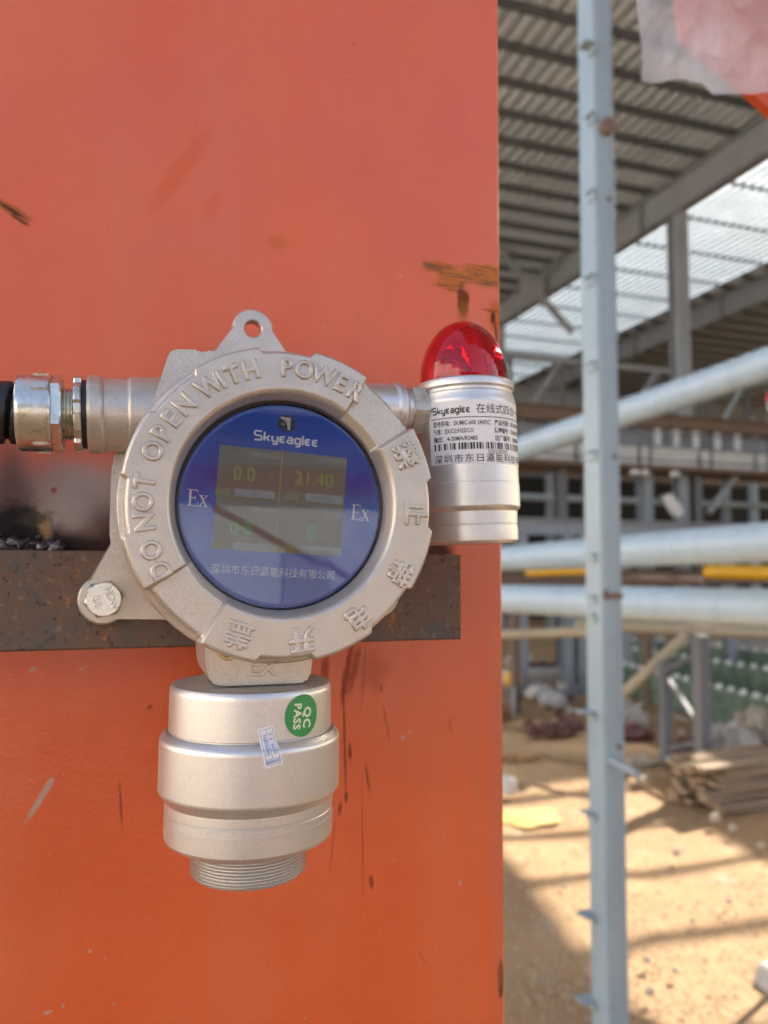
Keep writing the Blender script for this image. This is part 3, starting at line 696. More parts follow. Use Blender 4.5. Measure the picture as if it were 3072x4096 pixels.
for j in range(260):
    z_ = -46.5 - j * .7
    row = []
    for i in range(NS):
        a_ = 2 * math.pi * i / NS; ph = (z_ / 8.6 + i / NS * 1.0) % 1.0
        q = abs(ph - .5) * 2; r_ = 13.9 - 3.2 * max(0, (q - .66) / .34) ** 1.2
        dz = -max(0, -z_ - 60) ** 2 * .0012
        row.append(mb.bm.verts.new(TL @ Vector((r_ * math.cos(a_) - dz * 0, r_ * math.sin(a_), z_))))
    rows.append(row)
for A, B in zip(rows, rows[1:]):
    for i in range(NS): mb.bm.faces.new((A[i], A[(i + 1) % NS], B[(i + 1) % NS], B[i]))
o = obj('flexible_conduit', mb, M['rubber'], origin=D3(-60, -45, 67), smooth=40)
tag(o, 'black ribbed flexible conduit entering the zinc cable gland', 'conduit')

# ------------------------------------------------------------------ alarm beacon
BX, BY = 171.0, -45.0
be = thing('alarm_beacon', 'silver cylinder alarm beacon with red dome and white data label beside the detector', 'alarm beacon', D3(BX, BY, 14))
TB = Matrix.Translation(D3(BX, BY, 55)) @ Matrix.Rotation(R(-2.3), 4, 'Y') @ Matrix.Translation((0, 0, -.055)) @ Matrix.Scale(mm, 4)
mb = MB(); mb.lathe([(22.6, 94.5), (22.6, 97.0), (25.2, 97.2), (26.0, 96.6), (26.4, 95.6), (26.4, 93.0), (25.2, 92.0), (25.2, 90.6), (25.9, 89.8), (26.0, 88.6), (26.5, 86.5), (26.8, 85.5), (26.8, 43.4), (27.0, 43.1), (27.0, 31.2), (26.6, 30.2), (25.3, 28.6), (25.2, 22.4), (24.9, 22.1), (24.9, 21.7), (25.2, 21.4), (25.4, 16.6), (25.2, 13.8), (24.2, 12.4), (0, 12.4)], TB, 128)
hb = obj('beacon_body', mb, M['alu'], be, smooth=22)
def dome(r_, h_, z0, n_=20): return [(r_ * math.cos(math.pi / 2 * i / n_) ** 1.0, z0 + h_ * math.sin(math.pi / 2 * i / n_)) for i in range(n_)] + [(0, z0 + h_)]
mb = MB(); outp = [(23.4, 94.8), (23.4, 99)] + dome(23.4, 32.6, 99)[1:]; inp = [(21.4, 94.8), (21.4, 99)] + dome(21.4, 30.4, 99)[1:]
mb.lathe(outp, TB, 96); mb.lathe(inp, TB, 96)
bm_ = mb.bm; bmesh.ops.recalc_face_normals(bm_, faces=bm_.faces[:])
cI = TB @ Vector((0, 0, 99))
for f in bm_.faces:       # outer shell faces out, inner shell faces in
    c_ = f.calc_center_median(); d_ = c_ - cI; d_.z *= .75
    inner = any(abs((TB.inverted() @ v.co).xy.length - 0) < 21.5 and (TB.inverted() @ v.co).z < 129.5 for v in f.verts)
    f.normal_update()
mb.keep = True
for isl, prof_ in ((0, outp), (1, inp)): pass
ninv = TB.inverted()
for f in bm_.faces:
    l_ = ninv @ f.calc_center_median(); zz = max(0, (l_.z - 99) / 32.6); so_ = 23.4 * (max(0, 1 - zz * zz)) ** .5; zi = max(0, (l_.z - 99) / 30.4); si_ = 21.4 * (max(0, 1 - zi * zi)) ** .5
    isin = abs(l_.xy.length - si_) < abs(l_.xy.length - so_)
    outw = (f.normal.dot(f.calc_center_median() - cI) > 0)
    if outw == isin: f.normal_flip()
obj('red_dome', mb, M['red'], be, smooth=60)
mb = MB(); mb.lathe([(0, 96), (21, 96)], TB, 48)
random.seed(5); Q_ = TB @ Matrix.Translation((7.5, 4.0, 0)) @ Matrix.Rotation(R(-6), 4, 'Y')
rr = [(4, 96.2), (8, 99), (10.5, 104), (9, 107), (10, 112), (7.5, 116), (7, 118), (3.5, 121), (0, 121.5)]
rings = []
for q, (r_, z_) in enumerate(rr):
    rings.append([mb.bm.verts.new(Q_ @ Vector((r_ * random.uniform(.8, 1.1) * math.cos(2 * math.pi * (i + .5 * (q % 2)) / 9), r_ * random.uniform(.8, 1.1) * math.sin(2 * math.pi * (i + .5 * (q % 2)) / 9), z_ + random.uniform(-.8, .8)))) for i in range(9)])
for A_, B_ in zip(rings, rings[1:]):
    for i in range(9): mb.bm.faces.new((A_[i], A_[(i + 1) % 9], B_[i])); mb.bm.faces.new((A_[(i + 1) % 9], B_[(i + 1) % 9], B_[i]))
obj('lamp_reflector', mb, M['mirror'], be, smooth=0)
# data label
fb = facing(BX, BY)
def lab(a0, z0, eps=.14, slope=-.008):
    def fn(x, y, z):
        X_, Y_ = x / mm, y / mm; rr = 26.8 + eps; a_ = R(a0) + X_ / 26.8
        return TB @ Vector((rr * math.sin(a_), -rr * math.cos(a_), z0 + Y_ + slope * X_))
    return fn
LW = 74.0; A0 = fb - 42.8
la = lambda z0, eps=.14: lab(A0, z0, eps)
pl = spart('data_label', M['stick'], lambda mb: mb.add([la(68.4)(x * mm, y * mm, 0) for y in (-16.1, 16.1) for x in [LW * i / 60 for i in range(61)]], [(i, i + 1, 62 + i, 61 + i) for i in range(60)]), be)
mb = MB(); mb.keep = True
E2 = .24
logo(mb, shift(la(78.2, E2), 2.6, 0), 19.6 * mm, 3.3 * mm)
text(mb, '在线式四合一检测仪', 5.3 * mm, shift(la(80.0, E2), 25.4, 0), 'LEFT', fit=46.8 * mm, off=.012 * mm)
lines(mb, la(75.7, E2), [(1.2, 0, 72, 0)], .38)
for z_, a_, wa, b_, wb in ((73.0, '型号供电：SK/MIC-600 24VDC', 30.0, '产品代码：SK-600-M4-Y', 25), (69.1, '气体：EX/O2/H2S/CO', 21.2, '防爆编号：CNEx20.1000X', 26), (65.2, '输出：4-20MA/RS485', 23.1, '出厂编号：SK0890001', 25)):
    text(mb, a_, 3.1 * mm, shift(la(z_, E2), 2.6, 0), 'LEFT', fit=wa * mm, off=.05 * mm)
    text(mb, b_, 3.1 * mm, shift(la(z_, E2), 35.0, 0), 'LEFT', fit=wb * mm, off=.05 * mm)
random.seed(11); x = 3.0
while x < 60:
    w_ = random.choice((.35, .35, .5, .9, 1.1)); lines(mb, la(61.2, E2), [(x + w_ / 2, -1.7, x + w_ / 2, 1.7)], w_); x += w_ + random.choice((.35, .5, .8, 1.4))
text(mb, '020230705', 2.9 * mm, shift(la(58.2, E2), 30.8, 0), 'LEFT', fit=12.2 * mm)
text(mb, '深圳市东日瀛能科技有限公司', 4.5 * mm, shift(la(55.1, E2), 2.6, 0), 'LEFT', fit=69 * mm, off=.015 * mm, spc=1.14)
obj('label_print', mb, M['ink'], pl, smooth=0)

# ------------------------------------------------------------------ materials for the background
def painted(name, col, rough=.42, chip=(.20, .11, .06), amt=.5):
    n = NT(name); a = n.noise(1.3, 5, .6); b = n.noise(14, 5, .65); s_ = n.noise(1, 4, .6, v=n.mapping(sc=(5, 5, .5)))
    c = n.mix(n.rng(a, .3, .7), tuple(q * .86 for q in col), col); c = n.mix(n.rng(s_, .5, .75, 0, .55), c, tuple(q * .68 for q in col))
    c = n.mix(n.rng(b, .68, .76, 0, amt), c, chip); n.set(c, n.rng(b, .3, .7, rough - .06, rough + .12), 0); n.bump(b, .1, .002); return n.m
M['pale'] = painted('pale_blue_grey_paint', (.44, .55, .62), .33)
M['grey'] = painted('grey_paint', (.30, .33, .36), .45)
M['post'] = painted('post_paint', (.31, .39, .43), .30, amt=.3)
M['dgrey'] = painted('dark_grey_primer', (.16, .165, .175), .55)
M['beam'] = painted('rafter_primer', (.24, .26, .275), .55)
M['purl'] = painted('purlin_dark', (.105, .108, .112), .6)
M['brown'] = painted('brown_rusty_beam', (.20, .13, .09), .7, (.10, .05, .03), .7)
M['tan'] = painted('tan_pipe_paint', (.45, .38, .26), .5)
M['yellow'] = painted('yellow_paint', (.80, .42, .01), .4, (.5, .25, .02), .3)
M['white'] = painted('white_weathered', (.76, .76, .74), .6, (.4, .38, .34), .4)
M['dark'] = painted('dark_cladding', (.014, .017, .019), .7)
M['wallgrey'] = painted('far_wall_cladding', (.26, .27, .27), .6)
M['skywall'] = painted('pale_blue_wall', (.50, .60, .72), .6)
M['slate'] = painted('slate_cladding', (.07, .08, .115), .6)
M['panel'] = painted('walkway_panel', (.70, .70, .66), .5)
M['conc'] = simple('concrete', (.42, .39, .35), .85, 0, .2, 3, .006, 25)
M['sack'] = simple('white_woven_sack', (.50, .48, .45), .7, 0, .1, 12, .01, 18)
M['brick'] = simple('maroon_brick', (.13, .055, .045), .85, 0, .35, 8, .01, 25)
M['green'] = simple('green_coated_steel', (.13, .19, .135), .5, 0, .35, 5)
M['crumb'] = simple('sandy_crumbs', (.46, .35, .22), .9, 0, .25, 9)
M['stone'] = simple('pale_stone', (.44, .37, .29), .9, 0, .25, 9, .01, 30)
M['wood'] = None
n = NT('weathered_timber'); g = n.noise(1, 5, .6, v=n.mapping(sc=(1.2, 26, 26))); b = n.noise(2, 3)
n.set(n.mix(n.rng(g, .3, .7), (.18, .12, .075), (.42, .31, .20)), .85); n.bump(g, .4, .006); M['wood'] = n.m
n = NT('corrugated_sheet'); a = n.noise(.5, 4); c = n.mix(n.rng(a, .3, .7), (.66, .73, .78), (.78, .85, .90)); c = n.mix(n.rng(n.noise(1, 4, v=n.mapping(sc=(4, .4, 1))), .55, .8, 0, .4), c, (.45, .42, .38))
n.set(c, .38, .25); M['sheet'] = n.m
n = NT('translucent_roof_sheet'); t_ = n.t; t_.nodes.remove(n.b)
d1 = n.n('ShaderNodeBsdfTranslucent'); d1.inputs[0].default_value = (.17, .195, .205, 1); d2 = n.n('ShaderNodeBsdfTransparent'); d2.inputs[0].default_value = (.29, .325, .345, 1)
mx = n.n('ShaderNodeMixShader'); n.lk(n.rng(n.noise(.7, 4), .35, .65, .75, .35), mx.inputs[0]); n.lk(d1.outputs[0], mx.inputs[1]); n.lk(d2.outputs[0], mx.inputs[2]); n.lk(mx.outputs[0], n.out.inputs[0]); M['frp'] = n.m
n = NT('milky_plastic_film'); t_ = n.t
tr = n.n('ShaderNodeBsdfTransparent'); tr.inputs[0].default_value = (.93, .93, .95, 1); tl = n.n('ShaderNodeBsdfTranslucent'); tl.inputs[0].default_value = (.88, .88, .9, 1)
n.set((.86, .86, .88), .18, 0, **{'Specular IOR Level': .8}); a = n.n('ShaderNodeMixShader'); a.inputs[0].default_value = .35; n.lk(n.b.outputs[0], a.inputs[1]); n.lk(tl.outputs[0], a.inputs[2])
m2 = n.n('ShaderNodeMixShader'); n.lk(n.rng(n.noise(9, 4), .3, .7, .34, .60), m2.inputs[0]); n.lk(tr.outputs[0], m2.inputs[1]); n.lk(a.outputs[0], m2.inputs[2]); n.lk(m2.outputs[0], n.out.inputs[0])
n.bump(n.noise(60, 4, .55), .3, .002); M['film'] = n.m

# ------------------------------------------------------------------ factory roof
RZ = 15.5
roof = thing('factory_roof', 'high corrugated factory roof on dark purlins with a bright skylight strip', 'roof', (20, 30, RZ))
def corr(mb, x0, x1, y0, y1, z):
    pit = .37; prof = []; x = x0
    while x + pit < x1:
        for dx, dz in ((0, 0), (.14, 0), (.18, .16), (.33, .16)): prof.append((x + dx, z + dz))
        x += pit
    prof += [(x, z), (x1, z)]; V = []
    N_ = 4
    for j in range(N_ + 1):
        y = y0 + (y1 - y0) * j / N_; V += [(a, y, b) for a, b in prof]
    k_ = len(prof); mb.add(V, [(j * k_ + i, j * k_ + i + 1, (j + 1) * k_ + i + 1, (j + 1) * k_ + i) for j in range(N_) for i in range(k_ - 1)])
GX0, GX1, GY = 16.9, 24.7, 17.1
mb = MB(); corr(mb, -1.2, GX0, -9.6, 76, RZ); obj('roof_sheet', mb, M['sheet'], roof, smooth=0)
mb = MB(); corr(mb, GX1, 80, -9.6, 76, RZ); obj('roof_sheet', mb, M['sheet'], roof, smooth=0)
# closed sheets out of view, cut askew so their gap shapes the sun patch
gl_ = lambda y: 19.55 + .2 * (y - 13); gr_ = lambda y: 22.45 + .24 * (y - 13.3)
def slab(mb, pts, z0, z1):
    k_ = len(pts); mb.add([(x, y, z0) for x, y in pts] + [(x, y, z1) for x, y in pts], [tuple(range(k_))[::-1], tuple(range(k_, 2 * k_))] + [(i, (i + 1) % k_, k_ + (i + 1) % k_, k_ + i) for i in range(k_)])
mb = MB(); slab(mb, [(GX0 + .01, -9.6), (gl_(-9.6), -9.6), (gl_(GY), GY), (GX0 + .01, GY)], RZ + .004, RZ + .03); obj('roof_sheet', mb, M['sheet'], roof, smooth=0)
mb = MB(); slab(mb, [(gr_(-9.6), -9.6), (GX1 - .01, -9.6), (GX1 - .01, GY), (gr_(GY), GY)], RZ + .004, RZ + .03); obj('roof_sheet', mb, M['sheet'], roof, smooth=0)
for k_ in range(13):
    y0 = GY + .005 + k_ * 4.5; mb = MB(); corr(mb, GX0 + .004, GX1 - .004, y0, min(y0 + 4.49, 76), RZ + .004); obj('skylight_panel', mb, M['frp'], roof, smooth=0)
for k_ in range(69):
    y = -9.4 + k_ * 1.235; mb = MB()
    for xa, xb in (((-1.1, 79),) if y < GY else ((-1.1, GX0 + .02), (GX1 - .02, 79))):
        mb.box((xa, y, RZ - .24), (xb, y + .012, RZ - .012))
        mb.box((xa, y + .0125, RZ - .026), (xb, y + .075, RZ - .012)); mb.box((xa, y + .0125, RZ - .24), (xb, y + .075, RZ - .226))
    obj('purlin', mb, M['purl'], roof, smooth=0)
    if y > GY and k_ % 2: obj('skylight_bar', MB().box((GX0 + .03, y + .02, RZ - .10), (GX1 - .03, y + .06, RZ + .02)), M['pale'], roof)
for x in (0.6, 16.35, 25.3, 38, 54):
    mb = MB(); mb.ibeam((x, -9.4, RZ - .79), (x, 75.9, RZ - .79), .38, 1.06, .03, .02)
    for k_ in range(13): y = 2.2 + k_ * 6.2; mb.box((x - .18, y, RZ - 1.28), (x - .011, y + .02, RZ - .29)); mb.box((x + .011, y, RZ - 1.28), (x + .18, y + .02, RZ - .29))
    obj('rafter', mb, M['beam'], roof, smooth=0)

def hcol(name, label, x, y, z1, wx, wy, mat, group=None):
    t = thing(name, label, 'column', (x, y, 0), group)
    obj('shaft', MB().box((x - .012, y - wy / 2 + .021, 0), (x + .012, y + wy / 2 - .021, z1)), mat, t)
    obj('flange', MB().box((x - wx / 2, y - wy / 2, 0), (x + wx / 2, y - wy / 2 + .02, z1)), mat, t)
    obj('flange', MB().box((x - wx / 2, y + wy / 2 - .02, 0), (x + wx / 2, y + wy / 2, z1)), mat, t)
    obj('base_plate', MB().box((x - wx * .8, y - wy * .8, -.1), (x + wx * .8, y + wy * .8, .03)), mat, t)
    return t
p = onX(2718, 1300, 16.35)
hcol('grey_column', 'tall grey column under the rafter beside the bright skylight', 16.35, p.y, RZ - 1.34, .42, .5, M['grey'])
hcol('grey_column', 'far grey column mostly hidden behind the walkway at the back', 16.35, p.y + 12.4, RZ - 1.34, .42, .5, M['grey'])
hcol('grey_column', 'distant grey column standing beyond the skylight strip', 25.3, 38, RZ - 1.34, .42, .5, M['grey'])
hcol('grey_column', 'grey column far behind the left end of the walkway', 9.8, 33.5, RZ - 1.34, .42, .5, M['grey'])
# crossed bracing
t = thing('cross_brace', 'grey crossed steel bracing under the corrugated roof beside the orange column', 'bracing', onY(2125, 1140, 26))
g1, g2, g3, g4 = onY(1960, 960, 26), onY(2290, 1330, 26), onY(1960, 1300, 26.05), onY(2300, 985, 26.05)
mid = onY(2122, 1140, 25.97)
obj('brace_bar', MB().beam(g1, g2, .02, .34, up=Vector((0, 1, 0)).cross(g2 - g1)), M['grey'], t)
obj('brace_bar', MB().beam(g3, g4, .02, .34, up=Vector((0, 1, 0)).cross(g4 - g3)), M['grey'], t)
obj('gusset_plate', MB().box(mid - Vector((.5, .012, .5)), mid + Vector((.5, .0, .5)), 0), M['grey'], t)

# end wall
t = thing('end_wall', 'grey clad end wall closing the far end of the factory', 'wall', (36, 76, 0))
mb = MB(); mb.box((-10, 76, 6), (82, 76.2, RZ - .3)); obj('wall_cladding', mb, M['wallgrey'], t)
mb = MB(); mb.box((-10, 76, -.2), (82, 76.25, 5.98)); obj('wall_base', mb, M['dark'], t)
# dark shed at the back
t = thing('dark_shed', 'dark low building with near-black walls behind the pipe supports', 'building', (20, 41, 0))
obj('wall', MB().box((-4, 40, -.2), (52, 40.2, 8.2)), M['dark'], t)  # near-black cladding fills the gap behind the pipe supports
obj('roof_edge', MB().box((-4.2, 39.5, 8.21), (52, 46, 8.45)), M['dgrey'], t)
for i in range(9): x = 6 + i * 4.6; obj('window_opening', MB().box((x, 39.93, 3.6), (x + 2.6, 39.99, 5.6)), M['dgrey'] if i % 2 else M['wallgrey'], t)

# ------------------------------------------------------------------ grey post with cleats
D0 = 4.35
pc = onD(2402, 2048, D0); PX, PY = pc.x, pc.y
yb = onX(2337, 2048, PX).y; xr = onY(2483, 2048, PY).x
post = thing('steel_post', 'pale grey square steel post with small cleats, standing right of the column', 'post', (PX, PY, 0))
obj('shaft', MB().box((PX, PY, -.2), (xr, yb, 15.2), .006), M['post'], post)
zj = onY(2440, 2370, PY).z
obj('cover_strip', MB().box((PX + .012, PY - .012, zj), (xr - .035, PY - .0005, 9.0), .002), M['post'], post)
obj('lower_strip', MB().box((PX + .012, PY - .010, -.1), (PX + .075, PY - .0005, zj - .04), .002), M['post'], post)
obj('joint_band', MB().box((PX + .004, PY - .016, zj - .035), (xr - .004, PY - .001, zj - .006), .002), M['brown'], post)
for py, dx in ((195, 38), (470, 12), (775, 8), (1110, 14), (1455, 8), (1808, 10), (2218, 10), (2383, 12), (2456, 10), (2842, 46), (3243, 24), (3645, 40), (3985, 44)):
    p = onX(2362, py, PX); L_ = .018 + dx * .0016
    mb = MB(); mb.box((PX - L_, p.y - .06, p.z - .006), (PX - .0005, p.y + .02, p.z + .006)); mb.box((PX - .012, p.y - .06, p.z - .05), (PX - .0006, p.y + .02, p.z - .0065))
    obj('cleat', mb, M['post'], post)
p = onY(2405, 515, PY); mb = MB(); mb.tube(p + Vector((.02, .0, 0)), p + Vector((.02, -.05, 0)), .048, 20); obj('rusty_plug', mb, M['brown'], post)
for q in ((2430, 800), (2452, 1826), (2472, 2985), (2416, 2365)):
    p = onY(*q, PY); mb = MB(); mb.tube(p + Vector((0, -.013, 0)), p + Vector((0, -.024, 0)), .014, 12); obj('bolt', mb, M['dgrey'], post)
p = onY(2440, 3040, PY); mb = MB(); mb.tube(p + Vector((0, -.001, 0)), onD(2552, 3098, D0 - .30), .021, 16); obj('stub_rod', mb, M['grey'], post)

# ------------------------------------------------------------------ pipes
def ext(a, b, ea, eb): d = b - a; return a - d * ea, b + d * eb
def pipe(name, label, A, B, dia, mat, ea=.0, eb=.35, bands=(), rnd=0.0, cat='pipe', group=None):
    a, b = ext(A, B, ea, eb); t = thing(name, label, cat, (a + b) / 2, group)
    obj('pipe_wall', MB().tube(a, b, dia / 2, 40, rnd), mat, t)
    d = (b - a).normalized()
    for q in bands:
        c = a + (b - a) * q; obj('flange_ring', MB().tube(c - d * .02, c + d * .02, dia / 2 + .012, 40), mat, t)
    return t
pipe('long_pipe', 'uppermost pale grey pipe climbing steeply towards the right edge', onD(2085, 1793, 11.6), onD(3072, 1455, 8.4), .36, M['pale'], .6, .5)
pipe('long_pipe', 'middle pale grey pipe just above the yellow pipes', onD(2005, 2235, 11.0), onD(3072, 2168, 6.75), .355, M['pale'], .5, .5)
pipe('long_pipe', 'lowest pale grey pipe running level below the yellow pipes', onD(2005, 2395, 9.8), onD(3072, 2430, 7.3), .36, M['pale'], .8, .5)
pipe('yellow_pipe', 'bright yellow pipe with round end at the right edge', onD(2815, 2287, 14.2), onD(3072, 2292, 13.2), .255, M['yellow'], 0, 1.0, rnd=.1)
pipe('yellow_pipe', 'thinner yellow pipe between the orange column and the grey post', onD(2105, 2292, 14), onD(2400, 2280, 13), .135, M['yellow'], 0, .1, rnd=.04)
pipe('tan_pipe', 'thin tan pipe below the grey pipes, left of the post', onD(2000, 2538, 13), onD(2420, 2526, 12), .16, M['tan'], .3, .05)
pipe('tan_pipe', 'tan diagonal pipe strut leaning up behind the post', onD(2450, 2815, 12.2), onD(2740, 2545, 12.0), .17, M['tan'], .05, .02)
pipe('tan_pipe', 'long tan pipe hung under the lowest grey pipe', onD(2420, 2503, 13.6), onD(3072, 2532, 12.2), .21, M['tan'], .2, .5)
pipe('thin_pipe', 'thin orange-brown pipe just below the middle grey pipe', onD(2420, 2312, 13.2), onD(2790, 2322, 12.4), .10, M['brown'], .1, .05)
for q, (px, py) in enumerate(((2640, 2316), (2740, 2316))): pass
# pipe clamps are carried by short hangers from the grey beam behind

# ------------------------------------------------------------------ elevated walkway
YW = 17.4
def wx(px, py): return onY(px, py, YW)
zt, zb = wx(2780, 1655).z, wx(2780, 1890).z
wk = thing('elevated_walkway', 'elevated steel walkway with rusty top beam, railings and pale side panels', 'walkway', (14, YW, zb))
X0, X1 = 3.0, 34.0
obj('top_beam', MB().ibeam((X0, YW + .9, zt - .1), (X1, YW + .9, zt - .1), .3, .42, .03, .03), M['brown'], wk)
obj('deck', MB().box((X0, YW - .35, zb), (X1, YW + 1.5, zb + .10)), M['brown'], wk)
obj('back_panel', MB().box((X0, YW + 1.3, zb + .105), (X1, YW + 1.36, zt - .34)), M['grey'], wk)
k_ = 0; x = X0 + .4
while x < X1 - 2: obj('side_panel', MB().box((x, YW + .2, zb + .12), (x + 1.9, YW + .24, zb + .72)), M['panel'], wk); x += 2.05
for h in (.62, 1.02, .25): obj('railing', MB().tube((X0, YW - .3, zb + h), (X1, YW - .3, zb + h), .028, 10), M['dgrey'], wk)
x = X0 + .3
while x < X1: obj('railing_post', MB().box((x - .03, YW - .33, zb + .101), (x + .03, YW - .27, zb + 1.05)), M['dgrey'], wk); x += 2.05
for px in (2715, 2790, 2870, 2960, 3040): p = wx(px, 1760); obj('hanger', MB().box((p.x - .09, YW + .85, zt - 1.0), (p.x + .09, YW + .95, zt - .32)), M['white'], wk)
for px, py in ((2680, 1895), (2520, 1880), (2560, 1885)): p = wx(px, py); mb = MB(); mb.lump((p.x, YW - .2, zb - .12), .14, .12, .12, px, .2); obj('work_lamp', mb, M['white'], wk)
# carriers of the walkway
for i, (px, lab_) in enumerate(((2632, 'grey carrier under the walkway just right of the post'), (2772, 'thicker grey carrier under the middle of the walkway'), (2283, 'grey carrier under the walkway between column and post'), (2832, 'slim grey carrier under the walkway next to the diagonal strut'))):
    p = wx(px, 2000); hcol('walkway_carrier', lab_, p.x, YW + .5, zb - .01, .26 if i != 1 else .34, .3, M['grey'] if i < 2 else M['dgrey'])
A, B = onY(2640, 1985, YW + .3), onY(2760, 2130, YW + .3); obj2 = obj('diagonal_strut', MB().beam(A, B, .14, .14), M['grey'], origin=(A + B) / 2); tag(obj2, 'grey diagonal strut between the two walkway carriers', 'strut')
A, B = onY(2960, 1880, YW + .3), onY(2830, 2050, YW + .3); obj2 = obj('diagonal_strut', MB().beam(A, B, .16, .16), M['grey'], origin=(A + B) / 2); tag(obj2, 'grey diagonal strut rising right from the slim carrier', 'strut')
p = onY(2690, 2025, YW); mb = MB(); mb.tube(p + Vector((-.2, 0, .32)), p + Vector((.26, 0, -.28)), .17, 20, .12); o = obj('white_drum', mb, M['white'], origin=p); tag(o, 'white rounded drum hung aslant between the walkway carriers', 'drum')
zg = onY(2700, 2120, 15.6).z
mb = MB(); mb.ibeam((3, 15.6, zg), (34, 15.6, zg), .3, .38, .03, .03); o = obj('cross_beam', mb, M['grey'], origin=(18, 15.6, zg)); tag(o, 'long grey beam just above the middle grey pipe', 'beam')
p = onY(2500, 2570, 19)
for i, (px, lab_) in enumerate(((2085, 'pale grey leg under the long beam close to the orange column'), (2268, 'pale grey leg under the long beam left of the post'), (2320, 'pale grey leg under the long beam touching the post in view'), (2500, 'grey leg under the long beam right of the post'), (2920, 'grey leg under the long beam near the right edge'))):
    p = onY(px, 2600, 15.6); hcol('support_column', lab_, p.x, 15.6, zg - .2, .24, .26, M['grey'])
zy = onY(2700, 2300, 14).z
o = obj('brown_beam', MB().ibeam((3, 14, zy - .05), (24, 14.0, zy - .05), .25, .34, .03, .03), M['brown'], origin=(12, 14, zy)); tag(o, 'brown rusty beam seen behind the yellow pipes', 'beam')
for px, lab_ in ((2060, 'brown prop under the rusty beam by the orange column'), (2590, 'brown prop under the rusty beam right of the post')):
    p = onY(px, 2600, 14); o = obj('beam_prop', MB().box((p.x - .08, 13.92, -.1), (p.x + .08, 14.08, zy - .225)), M['brown'], origin=(p.x, 14, 0)); tag(o, lab_, 'prop')

YT = 27.0
z0_, z1_ = onY(2700, 1790, YT).z, onY(2700, 1500, YT).z
t = thing('lattice_truss', 'long grey lattice truss crossing behind the walkway below the roof', 'truss', (18, YT, z0_))
obj('chord', MB().box((2, YT - .1, z0_), (42, YT + .1, z0_ + .24)), M['grey'], t); obj('chord', MB().box((2, YT - .1, z1_), (42, YT + .1, z1_ + .24)), M['grey'], t)
for q in range(16):
    xa = 2.6 + q * 2.4; obj('diagonal', MB().beam((xa, YT - .11, z0_ + .12), (xa + 2.2, YT - .11, z1_ + .12), .1, .16), M['grey'] if q % 3 else M['pale'], t)
    obj('vertical', MB().box((xa - .16, YT - .08, z0_ + .245), (xa - .02, YT + .08, z1_ - .005)), M['dgrey'], t)
zc = onY(2700, 1640, 31).z
o = obj('crane_girder', MB().ibeam((1, 31, zc), (44, 31, zc), .4, 1.0, .04, .03), M['wallgrey'], origin=(20, 31, zc)); tag(o, 'deep grey crane girder far behind the lattice truss', 'girder')
for q, (px, l_) in enumerate(((2200, 'grey stanchion behind the truss, left of the post'), (2560, 'grey stanchion behind the truss, just right of the post'), (2900, 'grey stanchion behind the truss towards the right edge'), (3010, 'pale stanchion behind the truss nearest the right edge'))):
    p = onY(px, 1900, 29); hcol('stanchion', l_, p.x, 29, zc - .52, .3, .34, M['grey'] if q < 3 else M['pale'])
zl = onY(2700, 2010, 24).z
o = obj('service_pipe', MB().tube((2, 24, zl), (40, 24, zl), .12, 20), M['pale'], origin=(20, 24, zl)); tag(o, 'thin pale service pipe running level in the dark gap under the walkway', 'pipe')
o = obj('service_pipe', MB().tube((2, 25, zl - .75), (40, 25, zl - .75), .09, 20), M['tan'], origin=(20, 25, zl - .75)); tag(o, 'thin tan service pipe low in the dark gap under the walkway', 'pipe')

# ------------------------------------------------------------------ trestle frame
b1 = onZ(2665, 3030, 0); b2 = onZ(2815, 3135, 0)
t = thing('trestle_frame', 'grey trestle frame with crossed braces standing on the dirt', 'trestle', (b1 + b2) / 2)
h1 = onY(2660, 2640, b1.y).z; h2 = onY(2815, 2540, b2.y).z
obj('leg', MB().box((b1.x - .075, b1.y - .075, -.1), (b1.x + .075, b1.y + .075, h1), .008), M['dgrey'], t)
obj('leg', MB().box((b2.x - .085, b2.y - .085, -.1), (b2.x + .085, b2.y + .085, h2), .008), M['dgrey'], t)
at = lambda b, z: Vector((b.x, b.y, z)); e = Vector((0, -.10, 0))
obj('brace', MB().beam(at(b1, h1 * .80) + e, at(b2, h1 * .42) + e, .06, .06), M['dgrey'], t)
obj('brace', MB().beam(at(b1, h1 * .10) + e, at(b2, h1 * .42) + e * 1.3, .07, .07), M['dgrey'], t)
obj('brace', MB().beam(at(b1, h1 * .85) - e, at(b2, h1 * 1.15) - e, .06, .06), M['dgrey'], t)
obj('foot_rail', MB().beam(at(b1, .02), at(b2, .02), .10, .08), M['grey'], t)
obj('base_plate', MB().box((b2.x - .16, b2.y - .16, -.1), (b2.x + .16, b2.y + .16, .02)), M['dgrey'], t)

